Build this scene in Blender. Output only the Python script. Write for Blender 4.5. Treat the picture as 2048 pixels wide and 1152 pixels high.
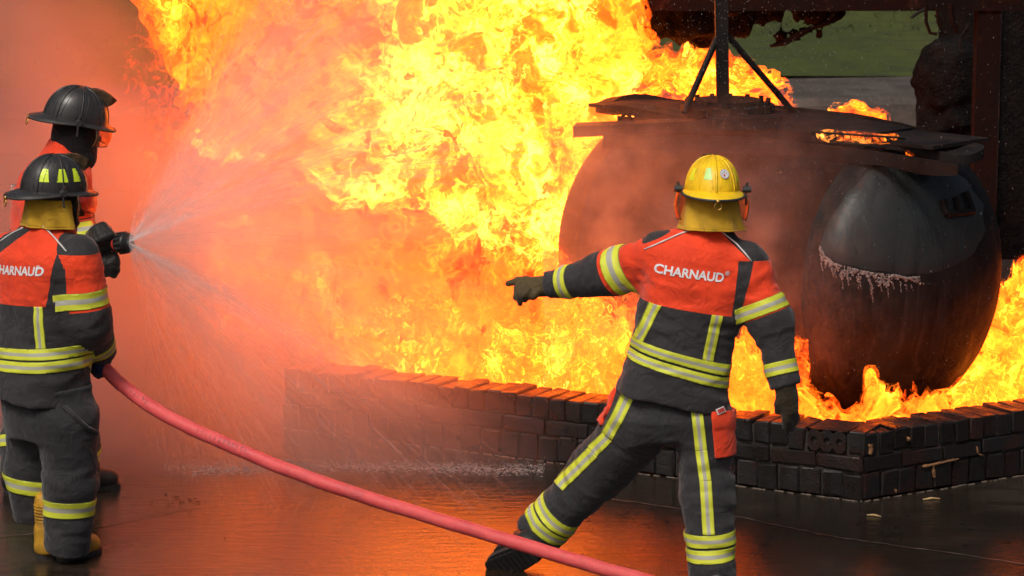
import bpy, bmesh, math, random
import numpy as np
from mathutils import Vector, Matrix, noise as mnoise
from mathutils.bvhtree import BVHTree

for _o in list(bpy.data.objects):
    bpy.data.objects.remove(_o)
SC = bpy.context.scene
COL = SC.collection
R = math.radians
random.seed(7)
RNG = np.random.default_rng(11)

# ------------------------------------------------------------------ camera
PITCH = R(10.2)
CAM_H = 3.35
FPX = 6000.0                      # focal length in pixels of the 2048 wide picture
cam = bpy.data.cameras.new('camera')
cam.lens = 36.0 * FPX / 2048.0
cam.clip_start = 0.1
cam.clip_end = 900.0
cam.dof.use_dof = True
cam.dof.focus_distance = 12.9
cam.dof.aperture_fstop = 7.1
camo = bpy.data.objects.new('camera', cam)
camo.location = (0, 0, CAM_H)
camo.rotation_euler = (math.pi / 2 - PITCH, 0, 0)
COL.objects.link(camo)
SC.camera = camo

# ------------------------------------------------------------------ sky, sun, exposure
SUN_EL, SUN_AZ = R(52), R(205)
world = bpy.data.worlds.new('World')
SC.world = world
world.use_nodes = True
wn, wl = world.node_tree.nodes, world.node_tree.links
wn.clear()
w_out = wn.new('ShaderNodeOutputWorld')
w_bg = wn.new('ShaderNodeBackground')
w_sky = wn.new('ShaderNodeTexSky')
w_sky.sky_type = 'NISHITA'
w_sky.sun_disc = False
w_sky.sun_elevation = SUN_EL
w_sky.sun_rotation = SUN_AZ
w_sky.air_density = 0.6
w_sky.dust_density = 9.0
w_sky.ozone_density = 0.4
w_bg.inputs['Strength'].default_value = 0.08
wl.new(w_sky.outputs[0], w_bg.inputs['Color'])
wl.new(w_bg.outputs[0], w_out.inputs['Surface'])
sun = bpy.data.lights.new('sun', 'SUN')
sun.energy = 1.5
sun.angle = R(14)
sun.color = (1.0, 0.96, 0.9)
suno = bpy.data.objects.new('sun', sun)
# sun direction: behind and to the left of the camera, high
_sd = Vector((-0.45 * math.cos(SUN_EL), -0.9 * math.cos(SUN_EL), math.sin(SUN_EL))).normalized()
suno.rotation_euler = _sd.to_track_quat('Z', 'Y').to_euler()
w_sky.sun_rotation = math.atan2(_sd.x, _sd.y)
suno.location = (-6, -8, 14)
COL.objects.link(suno)
SC.view_settings.view_transform = 'Standard'
SC.view_settings.look = 'None'
SC.view_settings.gamma = 1.0
SC.view_settings.exposure = 0.0
SC.view_settings.use_curve_mapping = False
SC.cycles.use_denoising = True
SC.cycles.use_adaptive_sampling = True
SC.cycles.adaptive_threshold = 0.06
SC.cycles.max_bounces = 6
SC.cycles.diffuse_bounces = 2
SC.cycles.glossy_bounces = 2
SC.cycles.transmission_bounces = 4
SC.cycles.transparent_max_bounces = 64
SC.cycles.volume_bounces = 2
SC.cycles.sample_clamp_indirect = 12.0

# ------------------------------------------------------------------ pixel <-> place helpers (used to read real positions off the photo)
_F = Vector((0, math.cos(PITCH), -math.sin(PITCH)))
_U = Vector((0, math.sin(PITCH), math.cos(PITCH)))
def ray(x, y):
    return _F * FPX + Vector((1, 0, 0)) * (x - 1024.0) + _U * (576.0 - y)
def at(x, y, Y):
    d = ray(x, y)
    return Vector((0, 0, CAM_H)) + d * (Y / d.y)
def ground_at(x, y, z=0.0):
    d = ray(x, y)
    return Vector((0, 0, CAM_H)) + d * ((z - CAM_H) / d.z)

# ------------------------------------------------------------------ object helpers
def tag(o, label=None, cat=None, group=None, kind=None):
    if label: o['label'] = label
    if cat: o['category'] = cat
    if group: o['group'] = group
    if kind: o['kind'] = kind
    return o
def empty(name, loc=(0, 0, 0)):
    o = bpy.data.objects.new(name, None)
    o.location = loc
    o.empty_display_size = 0.1
    COL.objects.link(o)
    return o
def link(name, me, mats, parent=None, smooth=False):
    o = bpy.data.objects.new(name, me)
    if not isinstance(mats, (list, tuple)): mats = [mats]
    if len(me.materials) == 0:
        for m in mats: me.materials.append(m)
    COL.objects.link(o)
    if parent is not None:
        o.parent = parent
        o.matrix_parent_inverse = parent.matrix_basis.inverted()   # meshes are built in world coordinates
    if smooth:
        me.polygons.foreach_set('use_smooth', np.ones(len(me.polygons), dtype=bool))
    return o
def mesh_from(name, v, f, mi=None):
    me = bpy.data.meshes.new(name)
    me.from_pydata([tuple(p) for p in v], [], [tuple(q) for q in f])
    if mi is not None:
        me.polygons.foreach_set('material_index', np.asarray(mi, dtype=np.int32))
    me.update()
    return me
def bm_mesh(name, bm):
    me = bpy.data.meshes.new(name)
    bmesh.ops.recalc_face_normals(bm, faces=bm.faces)
    bm.to_mesh(me); bm.free()
    return me
def add_box(bm, c, s, rz=0.0, mat=None, bevel=0.0, tilt=None):
    r = bmesh.ops.create_cube(bm, size=1.0)
    vs = r['verts']
    M = Matrix.Translation(c) @ Matrix.Rotation(rz, 4, 'Z')
    if tilt is not None: M = M @ tilt
    M = M @ Matrix.Diagonal((s[0], s[1], s[2], 1))
    bmesh.ops.transform(bm, matrix=M, verts=vs)
    if bevel:
        es = list({e for v in vs for e in v.link_edges})
        bmesh.ops.bevel(bm, geom=es, offset=bevel, segments=2, affect='EDGES', profile=0.6)
def basis(d):
    d = Vector(d).normalized()
    a = Vector((0, 0, 1)) if abs(d.z) < 0.9 else Vector((1, 0, 0))
    x = d.cross(a).normalized()
    return x, d.cross(x).normalized(), d
def tube(pts, rad, n=12, caps=True, sx=1.0, sy=1.0):
    """swept tube; rad scalar or list -> verts, faces"""
    pts = [Vector(p) for p in pts]
    if not isinstance(rad, (list, tuple, np.ndarray)): rad = [rad] * len(pts)
    v, f = [], []
    x = None
    for i, p in enumerate(pts):
        d = (pts[min(i + 1, len(pts) - 1)] - pts[max(i - 1, 0)]).normalized()
        if x is None: x, y, _ = basis(d)
        else:
            x = (x - d * x.dot(d)).normalized(); y = d.cross(x)
        for k in range(n):
            a = 2 * math.pi * k / n
            v.append(p + (x * math.cos(a) * sx + y * math.sin(a) * sy) * rad[i])
    for i in range(len(pts) - 1):
        for k in range(n):
            f.append((i * n + k, i * n + (k + 1) % n, (i + 1) * n + (k + 1) % n, (i + 1) * n + k))
    if caps:
        f.append(tuple(range(n - 1, -1, -1)))
        f.append(tuple((len(pts) - 1) * n + k for k in range(n)))
    return v, f
class MB:
    """collects pieces of one mesh"""
    def __init__(s): s.v, s.f, s.m = [], [], []
    def add(s, v, f, m=0):
        o = len(s.v); s.v += list(v); s.f += [tuple(i + o for i in q) for q in f]; s.m += [m] * len(f)
        return s
    def tube(s, pts, rad, n=10, m=0, **k): return s.add(*tube(pts, rad, n, **k), m)
    def box(s, c, size, ax=None, m=0):
        c = Vector(c)
        ax = ax or (Vector((1, 0, 0)), Vector((0, 1, 0)), Vector((0, 0, 1)))
        v = [c + ax[0] * (size[0] / 2 * i) + ax[1] * (size[1] / 2 * j) + ax[2] * (size[2] / 2 * k) for i in (-1, 1) for j in (-1, 1) for k in (-1, 1)]
        return s.add(v, [(0, 1, 3, 2), (4, 6, 7, 5), (0, 4, 5, 1), (2, 3, 7, 6), (0, 2, 6, 4), (1, 5, 7, 3)], m)
    def mesh(s, name): return mesh_from(name, s.v, s.f, s.m)
    def build(s, name, mats, parent=None, smooth=False):
        me = s.mesh(name)
        bm = bmesh.new(); bm.from_mesh(me); bmesh.ops.recalc_face_normals(bm, faces=bm.faces); bm.to_mesh(me); bm.free()
        return link(name, me, mats, parent, smooth)

# ------------------------------------------------------------------ numpy noise and surface extraction
_TN = 64
_TAB = RNG.random((4, _TN, _TN, _TN)).astype(np.float32) * 2 - 1
def vnoise(P, ch=0):
    """smooth value noise, P (n,3) -> (n,), about -1..1"""
    i = np.floor(P).astype(np.int32)
    f = (P - i).astype(np.float32)
    f = f * f * f * (f * (f * 6 - 15) + 10)
    i0 = i & (_TN - 1); i1 = (i0 + 1) & (_TN - 1)
    T = _TAB[ch]
    x0, y0, z0 = i0[:, 0], i0[:, 1], i0[:, 2]; x1, y1, z1 = i1[:, 0], i1[:, 1], i1[:, 2]
    fx, fy, fz = f[:, 0], f[:, 1], f[:, 2]
    a = T[x0, y0, z0] * (1 - fz) + T[x0, y0, z1] * fz
    b = T[x0, y1, z0] * (1 - fz) + T[x0, y1, z1] * fz
    c = T[x1, y0, z0] * (1 - fz) + T[x1, y0, z1] * fz
    d = T[x1, y1, z0] * (1 - fz) + T[x1, y1, z1] * fz
    a = a * (1 - fy) + b * fy; c = c * (1 - fy) + d * fy
    return a * (1 - fx) + c * fx
def fbm(P, oct=4, ch=0, gain=0.5):
    s = 0; a = 1.0
    for k in range(oct):
        s = s + a * vnoise(P * (2.03 ** k) + 17.3 * k, (ch + k) % 4); a *= gain
    return s
def warp(P, amt, freq, ch=1, oct=2):
    Q = P.copy()
    for k in range(3):
        Q[:, k] += amt * fbm(P * freq + 31.7 * (k + 1), oct, (ch + k) % 4)
    return Q
def surface_nets(f, org, h):
    """f: (nx,ny,nz), inside < 0 -> verts (n,3), quads (m,4)"""
    s = f < 0
    c = s[:-1, :-1, :-1].astype(np.int8)
    tot = sum(s[i:s.shape[0] - 1 + i, j:s.shape[1] - 1 + j, k:s.shape[2] - 1 + k].astype(np.int8) for i in (0, 1) for j in (0, 1) for k in (0, 1))
    act = (tot > 0) & (tot < 8)
    idx = np.full(act.shape, -1, np.int32)
    cells = np.argwhere(act)
    idx[act] = np.arange(len(cells))
    acc = np.zeros((len(cells), 3)); cnt = np.zeros(len(cells))
    corners = [(i, j, k) for i in (0, 1) for j in (0, 1) for k in (0, 1)]
    val = {c_: f[cells[:, 0] + c_[0], cells[:, 1] + c_[1], cells[:, 2] + c_[2]] for c_ in corners}
    for a in corners:
        for ax in range(3):
            if a[ax] == 0:
                b = list(a); b[ax] = 1; b = tuple(b)
                va, vb = val[a], val[b]
                m = (va < 0) != (vb < 0)
                t = np.where(m, va / np.where(m, va - vb, 1), 0)
                p = np.array(a, float)[None] + t[:, None] * (np.array(b) - np.array(a))[None]
                acc[m] += p[m]; cnt[m] += 1
    V = (cells + acc / cnt[:, None]) * h + np.asarray(org)[None]
    quads = []
    for ax in range(3):
        u, w = (ax + 1) % 3, (ax + 2) % 3
        lo = [slice(None)] * 3; hi = [slice(None)] * 3
        lo[ax] = slice(0, -1); hi[ax] = slice(1, None)
        for q in (u, w):
            lo[q] = slice(1, -1); hi[q] = slice(1, -1)
        A, B = s[tuple(lo)], s[tuple(hi)]
        e = np.argwhere(A != B)
        if len(e) == 0: continue
        flip = A[e[:, 0], e[:, 1], e[:, 2]]
        off = np.zeros(3, int); off[u] = 1; off[w] = 1
        g = e + off
        def cid(du, dw):
            gg = g.copy(); gg[:, u] += du; gg[:, w] += dw
            return idx[gg[:, 0], gg[:, 1], gg[:, 2]]
        q = np.stack([cid(-1, -1), cid(0, -1), cid(0, 0), cid(-1, 0)], 1)
        q[~flip] = q[~flip][:, ::-1]
        quads.append(q)
    Q = np.concatenate(quads)
    Q = Q[(Q >= 0).all(1)]
    return V, Q
def np_mesh(name, V, Q):
    me = bpy.data.meshes.new(name)
    n = Q.shape[1]
    me.vertices.add(len(V)); me.vertices.foreach_set('co', np.ascontiguousarray(V, np.float32).ravel())
    me.loops.add(Q.size); me.loops.foreach_set('vertex_index', np.ascontiguousarray(Q, np.int32).ravel())
    me.polygons.add(len(Q)); me.polygons.foreach_set('loop_start', np.arange(0, Q.size, n, dtype=np.int32))
    me.update(calc_edges=True)
    me.polygons.foreach_set('use_smooth', np.ones(len(Q), dtype=bool))
    return me
def set_attr(me, name, arr):
    a = me.attributes.new(name, 'FLOAT', 'POINT')
    a.data.foreach_set('value', np.ascontiguousarray(arr, np.float32))
def grid_pts(lo, hi, h):
    n = [int(math.ceil((hi[k] - lo[k]) / h)) + 1 for k in range(3)]
    ax = [lo[k] + h * np.arange(n[k]) for k in range(3)]
    G = np.stack(np.meshgrid(*ax, indexing='ij'), -1).reshape(-1, 3)
    return G, n
def smin(a, b, k):
    h = np.clip(0.5 + 0.5 * (b - a) / k, 0, 1)
    return b * (1 - h) + a * h - k * h * (1 - h)
def cone(P, a, b, r1, r2):
    a = np.asarray(a, float); b = np.asarray(b, float)
    d = b - a
    t = np.clip(((P - a) @ d) / (d @ d), 0, 1)
    return np.linalg.norm(P - a - t[:, None] * d, axis=1) - (r1 + (r2 - r1) * t)

# ------------------------------------------------------------------ material helpers
class NT:
    def __init__(s, name):
        s.m = bpy.data.materials.new(name); s.m.use_nodes = True
        s.n, s.l = s.m.node_tree.nodes, s.m.node_tree.links
        s.n.clear()
        s.out = s.n.new('ShaderNodeOutputMaterial')
    def node(s, t, **kw):
        n = s.n.new('ShaderNode' + t)
        for k, v in kw.items():
            if k.startswith('_'): setattr(n, k[1:], v)
        for k, v in kw.items():
            if not k.startswith('_'): s.set(n, k, v)
        return n
    def set(s, n, k, v):
        key = k.replace('_', ' ')
        i = n.inputs[int(k[1:])] if (k[0] == 'i' and k[1:].isdigit()) else n.inputs[key]
        if isinstance(v, bpy.types.NodeSocket): s.l.new(v, i)
        elif isinstance(v, bpy.types.Node): s.l.new(v.outputs[0], i)
        else: i.default_value = v
    def math(s, op, a, b=None, c=None, clamp=False):
        n = s.n.new('ShaderNodeMath'); n.operation = op; n.use_clamp = clamp
        for k, v in enumerate((a, b, c)):
            if v is not None: s.set(n, 'i%d' % k, v)
        return n.outputs[0]
    def vmath(s, op, a, b=None, scale=None):
        n = s.n.new('ShaderNodeVectorMath'); n.operation = op
        s.set(n, 'i0', a)
        if b is not None: s.set(n, 'i1', b)
        if scale is not None: s.set(n, 'Scale', scale)
        return n.outputs[0]
    def noise(s, vec, scale, detail=3.0, rough=0.55, dist=0.0, out='Fac'):
        n = s.n.new('ShaderNodeTexNoise')
        if vec is not None: s.set(n, 'Vector', vec)
        for k, v in (('Scale', scale), ('Detail', detail), ('Roughness', rough), ('Distortion', dist)): s.set(n, k, v)
        return n.outputs[out]
    def ramp(s, fac, stops, interp='LINEAR'):
        n = s.n.new('ShaderNodeValToRGB'); e = n.color_ramp.elements
        n.color_ramp.interpolation = interp
        rgba = lambda c: (c, c, c, 1) if isinstance(c, (int, float)) else (*c, 1)
        e[0].position = stops[0][0]; e[0].color = rgba(stops[0][1])
        e[-1].position = stops[-1][0]; e[-1].color = rgba(stops[-1][1])
        for p, c in stops[1:-1]:
            q = e.new(p); q.color = rgba(c)
        s.set(n, 'Fac', fac)
        return n.outputs[0]
    def maprange(s, v, a, b, c=0.0, d=1.0, smooth=True):
        n = s.n.new('ShaderNodeMapRange'); n.interpolation_type = 'SMOOTHSTEP' if smooth else 'LINEAR'
        s.set(n, 'Value', v)
        for k, x in (('From Min', a), ('From Max', b), ('To Min', c), ('To Max', d)): s.set(n, k, x)
        return n.outputs[0]
    def mix(s, fac, a, b, blend='MIX'):
        n = s.n.new('ShaderNodeMix'); n.data_type = 'RGBA'; n.blend_type = blend
        s.set(n, 'i0', fac)
        for i, v in ((6, a), (7, b)):
            if isinstance(v, (tuple, list)): v = (*v[:3], 1)
            s.set(n, 'i%d' % i, v)
        return n.outputs[2]
    def attr(s, name):
        n = s.n.new('ShaderNodeAttribute'); n.attribute_name = name
        return n.outputs['Fac']
    def obj(s): return s.n.new('ShaderNodeTexCoord').outputs['Object']
    def geo(s, o='Position'): return s.n.new('ShaderNodeNewGeometry').outputs[o]
    def bump(s, h, strength=0.3, dist=0.01):
        n = s.n.new('ShaderNodeBump')
        s.set(n, 'Height', h); s.set(n, 'Strength', strength); s.set(n, 'Distance', dist)
        return n.outputs[0]
    def bsdf(s, color=None, rough=None, normal=None, metal=None, **kw):
        n = s.n.new('ShaderNodeBsdfPrincipled')
        if color is not None: s.set(n, 'Base Color', (*color[:3], 1) if isinstance(color, (tuple, list)) else color)
        if rough is not None: s.set(n, 'Roughness', rough)
        if normal is not None: s.set(n, 'Normal', normal)
        if metal is not None: s.set(n, 'Metallic', metal)
        for k, v in kw.items(): s.set(n, k, v)
        s.l.new(n.outputs[0], s.out.inputs['Surface'])
        return n
def plain(name, color, rough=0.6, metal=0.0, var=0.25, scale=30.0, bump=0.15, bdist=0.003, **kw):
    """a real-world surface: base colour with mottling, uneven gloss and fine relief"""
    t = NT(name)
    p = t.obj()
    n1 = t.noise(p, scale, 4.0, 0.6)
    n2 = t.noise(p, scale * 5.3, 3.0, 0.6)
    c = t.mix(t.maprange(n1, 0.3, 0.7), tuple(x * (1 - var) for x in color), tuple(min(1, x * (1 + var)) for x in color))
    r = t.maprange(n2, 0.3, 0.7, max(0.02, rough - 0.12), min(1, rough + 0.12))
    t.bsdf(c, r, t.bump(n2, bump, bdist), metal, **kw)
    return t.m
# ================================================================== SETTING
# ---- materials of the setting
def mat_ground():
    t = NT('wet_concrete')
    p = t.geo()
    big = t.noise(p, 0.55, 4.0, 0.55, 0.6)
    st = t.vmath('MULTIPLY', p, (1.0, 2.6, 1.0))
    mid = t.noise(st, 2.6, 6.0, 0.62, 0.8)
    fine = t.noise(p, 60.0, 5.0, 0.7)
    grit = t.noise(p, 240.0, 2.0, 0.6)
    wet = t.maprange(t.math('ADD', t.math('MULTIPLY', big, 0.6), t.math('MULTIPLY', mid, 0.4)), 0.30, 0.54)
    dry = t.mix(fine, (0.020, 0.016, 0.012), (0.062, 0.050, 0.039))
    wetc = t.mix(fine, (0.008, 0.006, 0.0045), (0.022, 0.016, 0.011))
    col = t.mix(wet, dry, wetc)
    # rust brown stain blotches
    stain = t.maprange(t.noise(p, 1.3, 5.0, 0.6, 0.4), 0.55, 0.75)
    col = t.mix(t.math('MULTIPLY', stain, 0.5), col, (0.075, 0.035, 0.018))
    glint_speck = t.maprange(t.noise(p, 130.0, 2.0, 0.5), 0.72, 0.76)  # wet glints painted into the colour as small pale specks
    col = t.mix(t.math('MULTIPLY', glint_speck, 0.55), col, (0.22, 0.17, 0.12))
    rough = t.mix(wet, (0.34, 0.34, 0.34), (0.07, 0.07, 0.07))
    rough = t.math('ADD', rough, t.math('MULTIPLY', t.math('SUBTRACT', mid, 0.5), 0.22), clamp=True)
    rough = t.math('MAXIMUM', rough, 0.05)
    wave = t.noise(t.vmath('MULTIPLY', p, (3.0, 11.0, 1.0)), 2.2, 5.0, 0.62, 0.4)
    h = t.math('ADD', t.math('MULTIPLY', wave, 0.55), t.math('ADD', t.math('MULTIPLY', fine, 0.10), t.math('MULTIPLY', grit, 0.03)))
    t.bsdf(col, rough, t.bump(h, 0.50, 0.012), 0.0, IOR=1.45)
    return t.m
def mat_soot_brick():
    t = NT('sooty_brick')
    p = t.geo()
    i = t.n.new('ShaderNodeObjectInfo').outputs['Random']
    n1 = t.noise(p, 9.0, 5.0, 0.6); n2 = t.noise(p, 70.0, 4.0, 0.65)
    base = t.ramp(i, [(0.0, (0.017, 0.009, 0.007)), (0.5, (0.008, 0.006, 0.005)), (0.8, (0.026, 0.011, 0.008)), (1.0, (0.012, 0.010, 0.009))])
    c = t.mix(t.maprange(n1, 0.42, 0.62), base, (0.005, 0.0045, 0.004))
    chip = t.maprange(t.noise(p, 16.0, 6.0, 0.7, 0.5), 0.70, 0.74)
    c = t.mix(t.math('MULTIPLY', chip, 0.75), c, (0.28, 0.13, 0.06))
    r = t.maprange(n1, 0.3, 0.7, 0.22, 0.6)
    t.bsdf(c, r, t.bump(t.math('ADD', n2, t.math('MULTIPLY', n1, 0.6)), 0.6, 0.006))
    return t.m
def mat_mortar():
    t = NT('blackened_mortar')
    p = t.geo()
    n1 = t.noise(p, 22.0, 6.0, 0.7, 0.4); n2 = t.noise(p, 110.0, 3.0, 0.6)
    c = t.ramp(n1, [(0.35, (0.012, 0.010, 0.009)), (0.60, (0.035, 0.028, 0.022)), (0.74, (0.20, 0.14, 0.09))])
    t.bsdf(c, 0.75, t.bump(n2, 0.8, 0.004))
    return t.m
def mat_soot_steel(name='sooty_steel', a=(0.010, 0.009, 0.009), b=(0.032, 0.026, 0.024), rough=0.42, ash=0.0):
    t = NT(name)
    p = t.geo()
    n1 = t.noise(p, 3.2, 5.0, 0.6, 0.5); n2 = t.noise(p, 55.0, 5.0, 0.65)
    c = t.mix(t.maprange(n1, 0.35, 0.65), a, b)
    rust = t.maprange(t.noise(p, 6.0, 6.0, 0.7), 0.58, 0.72)
    c = t.mix(t.math('MULTIPLY', rust, 0.45), c, (0.060, 0.024, 0.012))
    hgt = n2
    if ash:
        run_ = t.noise(t.vmath('MULTIPLY', p, (1.0, 1.0, 0.16)), 13.0, 5.0, 0.65, 0.3)          # ash washed down in runs
        c = t.mix(t.math('MULTIPLY', t.maprange(run_, 0.50, 0.72), ash), c, (0.050, 0.044, 0.041))
        scab = t.noise(p, 17.0, 6.0, 0.7)
        c = t.mix(t.math('MULTIPLY', t.maprange(scab, 0.60, 0.68), ash), c, (0.034, 0.026, 0.022))
        hgt = t.math('ADD', t.math('MULTIPLY', scab, 1.6), t.math('MULTIPLY', n2, 0.5))
    t.bsdf(c, t.maprange(n1, 0.3, 0.7, rough - 0.14, rough + 0.2), t.bump(hgt, 0.5, 0.008), 0.0, Specular_IOR_Level=0.12 + 0.2 * ash)
    return t.m
def mat_grass_soil():
    t = NT('lawn')
    p = t.geo()
    n1 = t.noise(t.vmath('MULTIPLY', p, (1, 0.45, 1)), 0.6, 5.0, 0.62); n2 = t.noise(p, 9.0, 5.0, 0.7)
    c = t.mix(t.maprange(n1, 0.3, 0.7), (0.038, 0.056, 0.002), (0.066, 0.082, 0.004))
    c = t.mix(t.maprange(t.noise(p, 3.5, 6.0, 0.75), 0.42, 0.68), c, (0.020, 0.027, 0.003))
    t.bsdf(c, 0.8, t.bump(n2, 0.8, 0.05))
    return t.m
M_GROUND = mat_ground()
M_BRICK = mat_soot_brick()
M_MORTAR = mat_mortar()
M_STEEL = mat_soot_steel('sooty_steel', (0.005, 0.005, 0.005), (0.017, 0.014, 0.013), 0.6)
M_TANK = mat_soot_steel('sooty_tank_steel', (0.004, 0.0036, 0.0036), (0.011, 0.0095, 0.009), 0.6, 0.35)
M_RUST = mat_soot_steel('scorched_red_steel', (0.004, 0.0014, 0.001), (0.010, 0.0024, 0.0014), 0.75)
M_LAWN = mat_grass_soil()
M_KERB = plain('weathered_kerb_concrete', (0.058, 0.050, 0.042), 0.85, var=0.35, scale=4.0, bump=0.4)
M_ROAD = plain('far_road_asphalt', (0.062, 0.048, 0.033), 0.8, var=0.3, scale=2.0, bump=0.3)
M_CHAR = plain('charred_black', (0.006, 0.0055, 0.005), 0.85, var=0.5, scale=9.0, bump=0.9, bdist=0.03, Specular_IOR_Level=0.1)

# ---- ground sheet (reaches the horizon), far road, kerb, lawn
def sheet(name, pts, z, mat, kind='structure'):
    me = mesh_from(name, [(x, y, z) for x, y in pts], [tuple(range(len(pts)))])
    return tag(link(name, me, mat), kind=kind)
g = sheet('ground', [(-300, -60), (300, -60), (300, 600), (-300, 600)], 0.0, M_GROUND)
KY0, KY1, KY2 = 24.5, 27.2, 28.4
sheet('road', [(-40, 21.5), (40, 21.5 + 3.0), (40, 31), (-40, 27.0)], 0.004, M_ROAD)
# kerb: a long bank of concrete between the road and the lawn
def kerb():
    mb = MB()
    n = 40
    prof = [(0.0, 0.0), (0.06, 0.30), (0.12, 0.36), (1.3, 0.42), (1.34, 0.0)]
    v = []
    for i in range(n + 1):
        x = -40 + 80 * i / n
        y = 25.4 + 0.12 * x
        for dy, z in prof: v.append((x, y + dy, z + 0.02 * math.sin(i * 2.1)))
    m = len(prof)
    f = [(i * m + k, i * m + k + 1, (i + 1) * m + k + 1, (i + 1) * m + k) for i in range(n) for k in range(m - 1)]
    mb.add(v, f)
    return tag(mb.build('kerb', M_KERB), kind='structure')
kerb()
# lawn: a gently rising bank
def lawn():
    nx, ny = 60, 50
    v, f = [], []
    for j in range(ny + 1):
        for i in range(nx + 1):
            x = -60 + 120 * i / nx
            y = 26.6 + 0.12 * x + 90 * (j / ny) ** 1.6
            s = (y - 26.6 - 0.12 * x)
            v.append((x, y, 0.40 + 0.045 * s + 0.10 * mnoise.noise((x * 0.2, y * 0.2, 0))))
    for j in range(ny):
        for i in range(nx):
            a = j * (nx + 1) + i
            f.append((a, a + 1, a + nx + 2, a + nx + 1))
    o = link('lawn', mesh_from('lawn', v, f), M_LAWN, smooth=True)
    tag(o, kind='structure')
lawn()
def lawn_grass():
    v, f = [], []
    rng = np.random.default_rng(3)
    for k in range(26000):
        x = rng.uniform(-9, 12); s = rng.uniform(0, 1) ** 1.5 * 20
        y = 26.65 + 0.12 * x + s
        z = 0.40 + 0.045 * s - 0.03
        a = rng.uniform(0, 6.28); h = rng.uniform(0.03, 0.08); w = rng.uniform(0.004, 0.012)
        dx, dy = math.cos(a) * w, math.sin(a) * w
        lx, ly = rng.normal(0, 0.05, 2)
        o = len(v)
        v += [(x - dx, y - dy, z), (x + dx, y + dy, z), (x + lx, y + ly, z + h)]
        f.append((o, o + 1, o + 2))
    o = link('grass', mesh_from('grass', v, f), M_LAWN)
    tag(o, 'short dull green grass of the bank behind the gantry', 'grass', kind='stuff')
lawn_grass()

# ---- brick wall round the fire pit
P0 = Vector((1.585, 13.17, 0)); P1 = Vector((-1.15, 14.66, 0)); P2 = Vector((4.25, 14.83, 0))
P3 = Vector((-1.25, 17.9, 0)); P4 = Vector((4.3, 18.0, 0))
WT = 0.225          # wall thickness
H3, H2, H1 = 0.128, 0.078, 0.108     # bottom, middle, top course
pit = tag(empty('brick_wall', (P0.x, P0.y, 0)), 'low blackened brick wall around the burning pit', 'wall')
def brick_mesh(name, l, d, h, holes=False, seed=0):
    bm = bmesh.new()
    add_box(bm, (0, 0, 0), (l, d, h))
    es = list(bm.edges)
    bmesh.ops.bevel(bm, geom=es, offset=0.006, segments=1, affect='EDGES')
    rr = random.Random(seed)
    for v in bm.verts:
        v.co += Vector((rr.uniform(-1, 1), rr.uniform(-1, 1), rr.uniform(-1, 1))) * 0.0038
    me = bm_mesh(name, bm)
    me.materials.append(M_BRICK)
    return me
def holed_brick(name, l, d, h):
    """brick whose outer face shows three round core holes"""
    mb = MB()
    n = 12
    y0 = -d / 2
    cols = [-l / 2, -l / 6, l / 6, l / 2]
    r = min(l / 6, h / 2) * 0.52
    for c in range(3):
        x0, x1 = cols[c], cols[c + 1]; cx = (x0 + x1) / 2
        ring, hole, deep = [], [], []
        for k in range(n):
            a = 2 * math.pi * (k + 0.5) / n
            dx, dz = math.cos(a), math.sin(a)
            s = min((l / 6) / max(abs(dx), 1e-6), (h / 2) / max(abs(dz), 1e-6))
            ring.append((cx + dx * s, y0, dz * s)); hole.append((cx + dx * r, y0, dz * r)); deep.append((cx + dx * r, y0 + 0.07, dz * r))
        v = ring + hole + deep
        f = [(k, (k + 1) % n, n + (k + 1) % n, n + k) for k in range(n)] + [(n + k, n + (k + 1) % n, 2 * n + (k + 1) % n, 2 * n + k) for k in range(n)] + [tuple(2 * n + k for k in range(n))]
        mb.add(v, f)
    v = [(-l / 2, y0, -h / 2), (l / 2, y0, -h / 2), (l / 2, y0, h / 2), (-l / 2, y0, h / 2), (-l / 2, d / 2, -h / 2), (l / 2, d / 2, -h / 2), (l / 2, d / 2, h / 2), (-l / 2, d / 2, h / 2)]
    mb.add(v, [(0, 1, 5, 4), (1, 2, 6, 5), (2, 3, 7, 6), (3, 0, 4, 7), (4, 5, 6, 7)])
    me = mb.mesh(name); me.materials.append(M_BRICK)
    return me
JT = 0.011
BR_HEAD = [brick_mesh('brick', 0.088 - JT, WT, H1 - JT * 0.6, seed=k) for k in range(9)]
BR_STR = [brick_mesh('brick', 0.232 - JT, 0.108, H2 - JT, seed=k) for k in range(9)]
BR_BOT = [brick_mesh('brick', 0.104 - JT, WT, H3 - JT, seed=k) for k in range(9)]
BR_HOLE = holed_brick('brick', 0.185, WT, H1 - JT * 0.6)
def put_brick(me, c, rz, rr, jit=1.0):
    o = bpy.data.objects.new('brick', me)
    o.location = c + Vector((rr.uniform(-1, 1) * 0.004, rr.uniform(-1, 1) * 0.004, rr.uniform(-1, 1) * 0.004)) * jit
    o.rotation_euler = (rr.gauss(0, 0.012) * jit, rr.gauss(0, 0.012) * jit, rz + rr.gauss(0, 0.016) * jit)
    COL.objects.link(o)
    o.parent = pit
    o.matrix_parent_inverse = pit.matrix_basis.inverted()
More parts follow.
